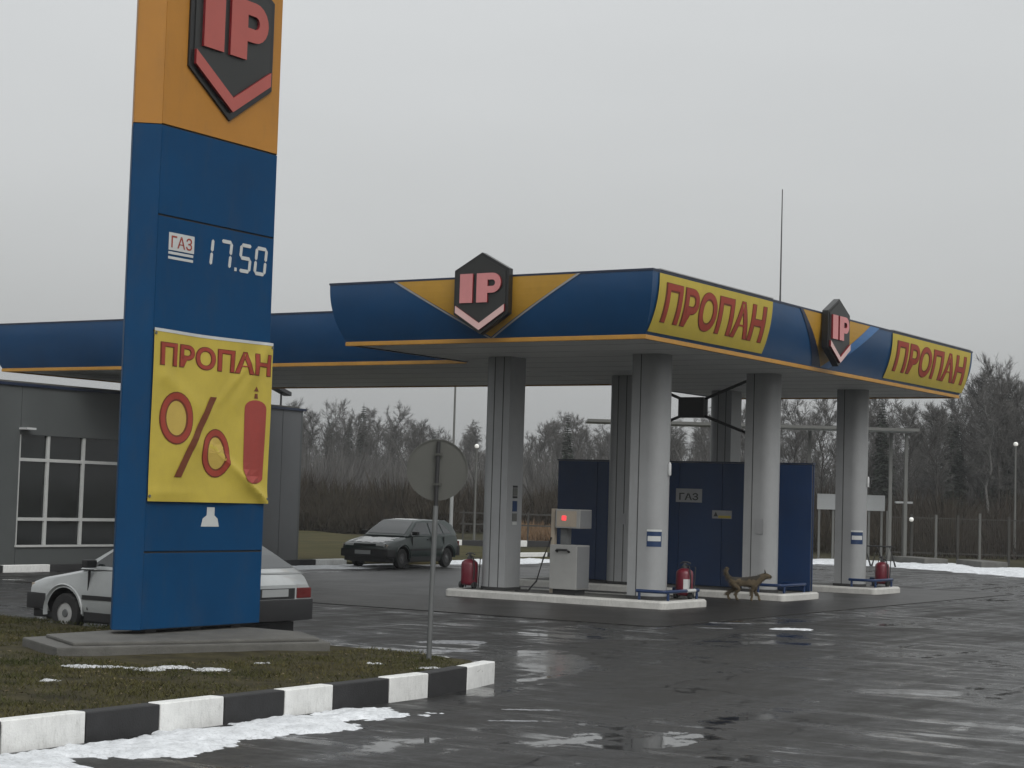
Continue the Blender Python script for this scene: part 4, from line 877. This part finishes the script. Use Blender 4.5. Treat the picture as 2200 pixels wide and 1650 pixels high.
def lamp_post(x, y, h, label, globe=True, r=.055, pale=None, m='far_grey'):
    c = cf(x, y); t = thing('lamp_post', (*c,0), label, 'lamp post')
    MB().cyl((*c,-.06),(*c,h),r*1.3,r*.8,n=10).build('pole', m, t, smooth=True)
    if pale: MB().cyl((*c,0),(*c,pale),r*1.7,r*1.6,n=10).build('painted_base', 'far_white', t, smooth=True)
    if globe: MB().lathe([(.03,-.10),(.09,-.07),(.11,0),(.09,.07),(.03,.10)], (*c,h+.08), 14).build('globe', 'lamp_on', t, smooth=True)
    else:
        MB().tube([(*c,h-.02),(c[0]+.2,c[1]-.1,h+.25),(c[0]+.9,c[1]-.4,h+.4)], .04, 8).build('arm', m, t); MB().box(c[0]+.8,c[0]+1.4,c[1]-.62,c[1]-.38,h+.33,h+.45).build('lantern', m, t)
    return t
lamp_post(-2.55,82,8.6,'tall thin lamp post behind the green car, white at its foot', False, .05, 3.0)
lamp_post(-1.55,85,4.4,'small globe lamp beside the front left column', True, .045)
lamp_post(23.6,85,5.25,'globe lamp post at the right edge before the dark wood', True, .045)
o = thing('marker_light', (*cf(16.55,74.6),0), 'small pale marker light on the mesh fence', 'light'); c = cf(16.55,74.9); MB().lathe([(.04,-.09),(.09,-.04),(.09,.04),(.04,.09)], (*c,1.72), 12).build('bulb', 'lamp_on', o, smooth=True); MB().cyl((*c,1.2),(*c,1.63),.02,n=8).build('stem', 'fence', o)
# small dark trestle beside the enclosure
o = thing('trestle', (-9.0,34.6,0), 'small dark trestle standing in the far snow beside the rear column', 'trestle')
for dx in (-.35,.15,.6):
    MB().tube([(-9+dx-.18,34.5,.02),(-9+dx,34.6,.75),(-9+dx+.2,34.7,.02)], .035, 6).build('leg', 'black', o)
MB().tube([(-9.5,34.6,.75),(-8.3,34.6,.75)], .03, 6).build('bar', 'black', o)

# ------------------------------------------------------------------ trees
def twigs(origins, dirs, L0, w, rg):
    n = len(origins); d = np.array(dirs)+rg.normal(0,.45,(n,3)); d /= np.linalg.norm(d,axis=1)[:,None]
    s_ = np.cross(d, rg.normal(0,1,(n,3))); s_ /= np.linalg.norm(s_,axis=1)[:,None]
    o_ = np.array(origins); V_ = np.zeros((n,3,3)); ln_ = L0*rg.uniform(.5,1.3,n)[:,None]; V_[:,0] = o_-s_*w; V_[:,1] = o_+s_*w; V_[:,2] = o_+d*ln_; return V_
def deciduous(seed, H, birch=False, spread=1.0, ntw=5200, low=.26):
    rg = np.random.default_rng(seed); tm = MB(); r0 = H*.011
    pts = [np.array([0,0,-.2])]; 
    for k in range(1,9): pts.append(np.array([rg.normal(0,.10)*k*.4, rg.normal(0,.10)*k*.4, H*.96*k/8]))
    tm.tube(pts, [r0*(1-.85*k/8)+.012 for k in range(9)], 6)
    org = []; dr = []
    def tp(t_): k = min(7,int(t_*8)); f = t_*8-k; return pts[k]*(1-f)+pts[k+1]*f
    nl = int(rg.integers(26,34)); m_ = max(2, int(ntw/nl/7))
    for i in range(nl):
        t_ = low+(.98-low)*(i+.5)/nl; p = tp(t_); az = rg.uniform(0,2*math.pi); el = rg.uniform(.55,1.1)+.2*t_ if not birch else rg.uniform(.6,1.2)
        Ln = H*spread*(.07+.17*math.sin(min(1,(1-t_)/(1-low)*.95+.12)*math.pi*.70))*rg.uniform(.7,1.25)
        dv = np.array([math.cos(az)*math.cos(el), math.sin(az)*math.cos(el), math.sin(el)]); bend = (.12 if not birch else -.10)
        at_ = lambda s_: p+dv*Ln*s_+np.array([0,0,bend*Ln*s_*s_])
        tm.tube([at_(s_) for s_ in (0,.35,.7,1)], [r0*.26*(1-t_*.6)+.006,r0*.17*(1-t_*.6)+.006,.012,.006], 4)
        for b in range(7):                      # side branches, each with its own spray of twigs
            s_ = .18+.82*(b+rg.uniform(.1,.9))/7; q0 = at_(s_); d2 = dv*.6+rg.normal(0,.55,3)+np.array([0,0,.30 if not birch else -.05]); d2 /= np.linalg.norm(d2); L2 = Ln*(.55-.28*s_)*rg.uniform(.6,1.2)+.15
            q1 = q0+d2*L2; tm.tube([q0,(q0+q1)/2,q1], [.014,.010,.005], 3)
            for j in range(m_):
                u = rg.uniform(.05,1.05); org.append(q0+d2*L2*u+rg.normal(0,.05,3)); dr.append(d2+np.array([0,0,.15 if not birch else -.45]))
    V_ = twigs(org, dr, H*.042, .013, rg)
    return tm.mesh('trunk', smooth=True), tri_mesh('crown', V_)
def spruce(seed, H, w=.17):
    rg = np.random.default_rng(seed); tm = MB(); tm.cyl((0,0,-.2),(0,0,H),H*.012,.02,n=6); T = []
    nl = int(H*4.0)
    for i in range(nl):
        z = H*(.10+.88*i/nl); Rr = H*w*(1-(z/H))**.85*rg.uniform(.75,1.15)+.12
        for j in range(9):
            az = rg.uniform(0,2*math.pi); c_, s_ = math.cos(az), math.sin(az); Ln = Rr*rg.uniform(.7,1.1); wd_ = Ln*.20+.06
            tip = np.array([c_*Ln,s_*Ln,z-.22*Ln]); base = np.array([0,0,z]); sd_ = np.array([-s_,c_,0])*wd_; midp = (base+tip)/2+np.array([0,0,.06])
            T += [[base,midp+sd_,tip],[base,tip,midp-sd_]]
            for k in range(3): u = rg.uniform(.3,.95); q = base+(tip-base)*u; T.append([q+sd_*.5,q-sd_*.5,q+np.array([rg.normal(0,.15),rg.normal(0,.15),-.35*Ln*.6])])
    return tm.mesh('trunk', smooth=True), tri_mesh('crown', np.array(T))
PROT = []
for s_ in range(7): a_, b_ = deciduous(100+s_, 12, False, rng.uniform(.75,1.1)); PROT.append(('bare_tree', a_, b_, 'bark', 'twig', 'deciduous'))
for s_ in range(4): a_, b_ = deciduous(200+s_, 12, True, .70, 4600, .34); PROT.append(('birch_tree', a_, b_, 'birch', 'twig', 'birch'))
for s_ in range(3): a_, b_ = spruce(300+s_, 12); PROT.append(('spruce_tree', a_, b_, 'bark', 'needle', 'spruce'))
for p in PROT: p[1].materials.append(M[p[3]]); p[2].materials.append(M[p[4]])
def tree(k, x, y, H, label, group):
    nm, tm, cmh = PROT[k][:3]; c = cf(x, y); t = thing(nm, (*c,-.06), label, 'tree', group, rz=random.uniform(0,6.28))
    s_ = H/12; w = s_*random.uniform(.85,1.2); t.scale = (w, w, s_)
    for n_, me_ in (('trunk',tm),('crown',cmh)): o = bpy.data.objects.new(n_, me_); col.objects.link(o); o.parent = t
# skyline: bearing (tan) against elevation (tan) of the wood's upper edge
SKY = [(-.30,.048),(-.115,.046),(-.104,.045),(-.080,.048),(-.068,.046),(-.055,.044),(-.045,.036),(-.035,.032),(-.020,.040),(-.012,.030),(.005,.032),(.018,.038),(.030,.047),(.042,.044),(.055,.044),(.10,.050),(.15,.054),(.175,.056),(.20,.060),(.22,.060),(.238,.060),(.255,.070),(.272,.078),(.285,.074),(.30,.071),(.45,.08)]
def sky_el(b_):
    for (x0,e0),(x1,e1) in zip(SKY[:-1],SKY[1:]):
        if x0 <= b_ <= x1: return e0+(e1-e0)*(b_-x0)/(x1-x0)
    return .05
def dist(b_): return 205-55*max(0,min(1,(b_-.02)/.2))
LABT = {'deciduous':'bare grey deciduous tree in the wood beyond the station','birch':'pale stemmed bare birch in the wood beyond the station','spruce':'dark spruce standing in the bare wood beyond the station'}
ntree = 0
for row in range(5):
    nrow = 56
    for i in range(nrow):
        b_ = -.30+.72*(i+random.uniform(.1,.9))/nrow
        if b_ < -.16: 
            if i % 2: continue
        dd = dist(b_)+(row-2)*9+random.uniform(-4,4)
        sc = (random.uniform(.80,1.03), random.uniform(.72,.98), random.uniform(.65,.92), random.uniform(.55,.85), random.uniform(.9,1.04))[row]
        H = 2.05+sky_el(b_)*dd*sc
        r_ = random.random(); k = (random.randrange(7) if r_ < .66 else 7+random.randrange(4) if r_ < .90 else 11+random.randrange(3))
        if .13 < b_ < .20 and row in (1,2): continue
        tree(k, b_*dd, dd, H, LABT[PROT[k][5]].replace('in the', 'at the front edge of the' if row == 0 else 'deep in the' if row in (2,3) else 'in the').replace('beyond the station', 'behind the building' if b_ < -.12 else 'behind the green car' if b_ < -.03 else 'seen between the front columns' if b_ < .07 else 'seen under the canopy' if b_ < .2 else 'right of the rear column'), 'trees of the wood beyond the station'); ntree += 1
for b_, dd, e_, k, lab in ((.0315,150,.0495,12,'slender spruce rising above the wood between the two front columns'),(.204,135,.062,11,'dark spruce right of the rear canopy column'),(-.081,190,.051,13,'spruce tip above the wood right of the building'),(-.042,188,.0375,11,'small spruce above the wood left of the round sign'),(.268,140,.079,0,'tallest bare tree at the right end of the canopy'),(.258,143,.075,3,'tall bare tree just right of the canopy end'),(-.0195,175,.042,8,'slim pale birch beside the front left column')):
    tree(k, b_*dd, dd, 2.05+e_*dd, lab, 'trees of the wood beyond the station')
# undergrowth: one dense brown mass of stems and twigs
def brush(name, n, b0, b1, d0, d1, h0, h1, m, label, wdt=.03, seed=1):
    rg = np.random.default_rng(seed); bb_ = rg.uniform(b0,b1,n); dd = rg.uniform(d0,d1,n)
    cl = np.array([noise.noise(Vector((x*60, y*.08, seed))) for x, y in zip(bb_, dd)]); hh_ = (h0+(h1-h0)*np.clip(.5+cl,0,1))*rg.uniform(.35,1.0,n)
    lx, ly = bb_*dd, dd; ox = CAM.x+lx*math.cos(TH)-ly*math.sin(TH); oy = CAM.y+lx*math.sin(TH)+ly*math.cos(TH)
    base = np.stack([ox, oy, np.full(n,-.06)], 1); top = base+np.stack([rg.normal(0,.30,n)*hh_, rg.normal(0,.30,n)*hh_, hh_], 1); zf = rg.uniform(0,.6,n)[:,None]; base = base+(top-base)*zf
    an_ = rg.uniform(0,math.pi,n); s_ = np.stack([np.cos(an_),np.sin(an_),np.zeros(n)],1)*wdt*rg.uniform(.5,1.6,n)[:,None]
    tag(new_obj(name, tri_mesh(name, np.stack([base-s_,base+s_,top],1)), m), label, 'undergrowth', kind='stuff')
brush('undergrowth', 90000, -.30, .45, 108, 150, 1.6, 4.2, 'shrub', 'tangled brown undergrowth at the foot of the wood', .05, 1)
brush('undergrowth', 70000, -.30, .45, 150, 200, 3.5, 8.5, 'twig', 'grey saplings filling the wood behind the undergrowth', .05, 2)
brush('undergrowth', 26000, .12, .45, 84, 106, .6, 2.6, 'shrub', 'brown scrub behind the mesh fence on the right', .03, 3)
brush('reeds', 9000, .0, .07, 92, 100, .6, 1.9, 'reed', 'patch of orange brown dry reeds beside the dispenser', .02, 4)
brush('undergrowth', 14000, -.14, -.03, 98, 106, .4, 2.6, 'shrub', 'dark thicket behind the green car', .05, 5)

# ------------------------------------------------------------------ damp air
hz = MB().box(-1600,1600,-1600,1600,-1.06,24).build('haze', None, local=True)
hm = bpy.data.materials.new('haze'); hm.use_nodes = True; hn = hm.node_tree.nodes; hn.clear()
ho = hn.new('ShaderNodeOutputMaterial'); hv = hn.new('ShaderNodeVolumePrincipled'); hv.inputs['Color'].default_value = (.93, .95, .96, 1); hv.inputs['Density'].default_value = .0004; hv.inputs['Anisotropy'].default_value = .1
hm.node_tree.links.new(hv.outputs[0], ho.inputs['Volume']); hz.data.materials.append(hm); tag(hz, kind='stuff')
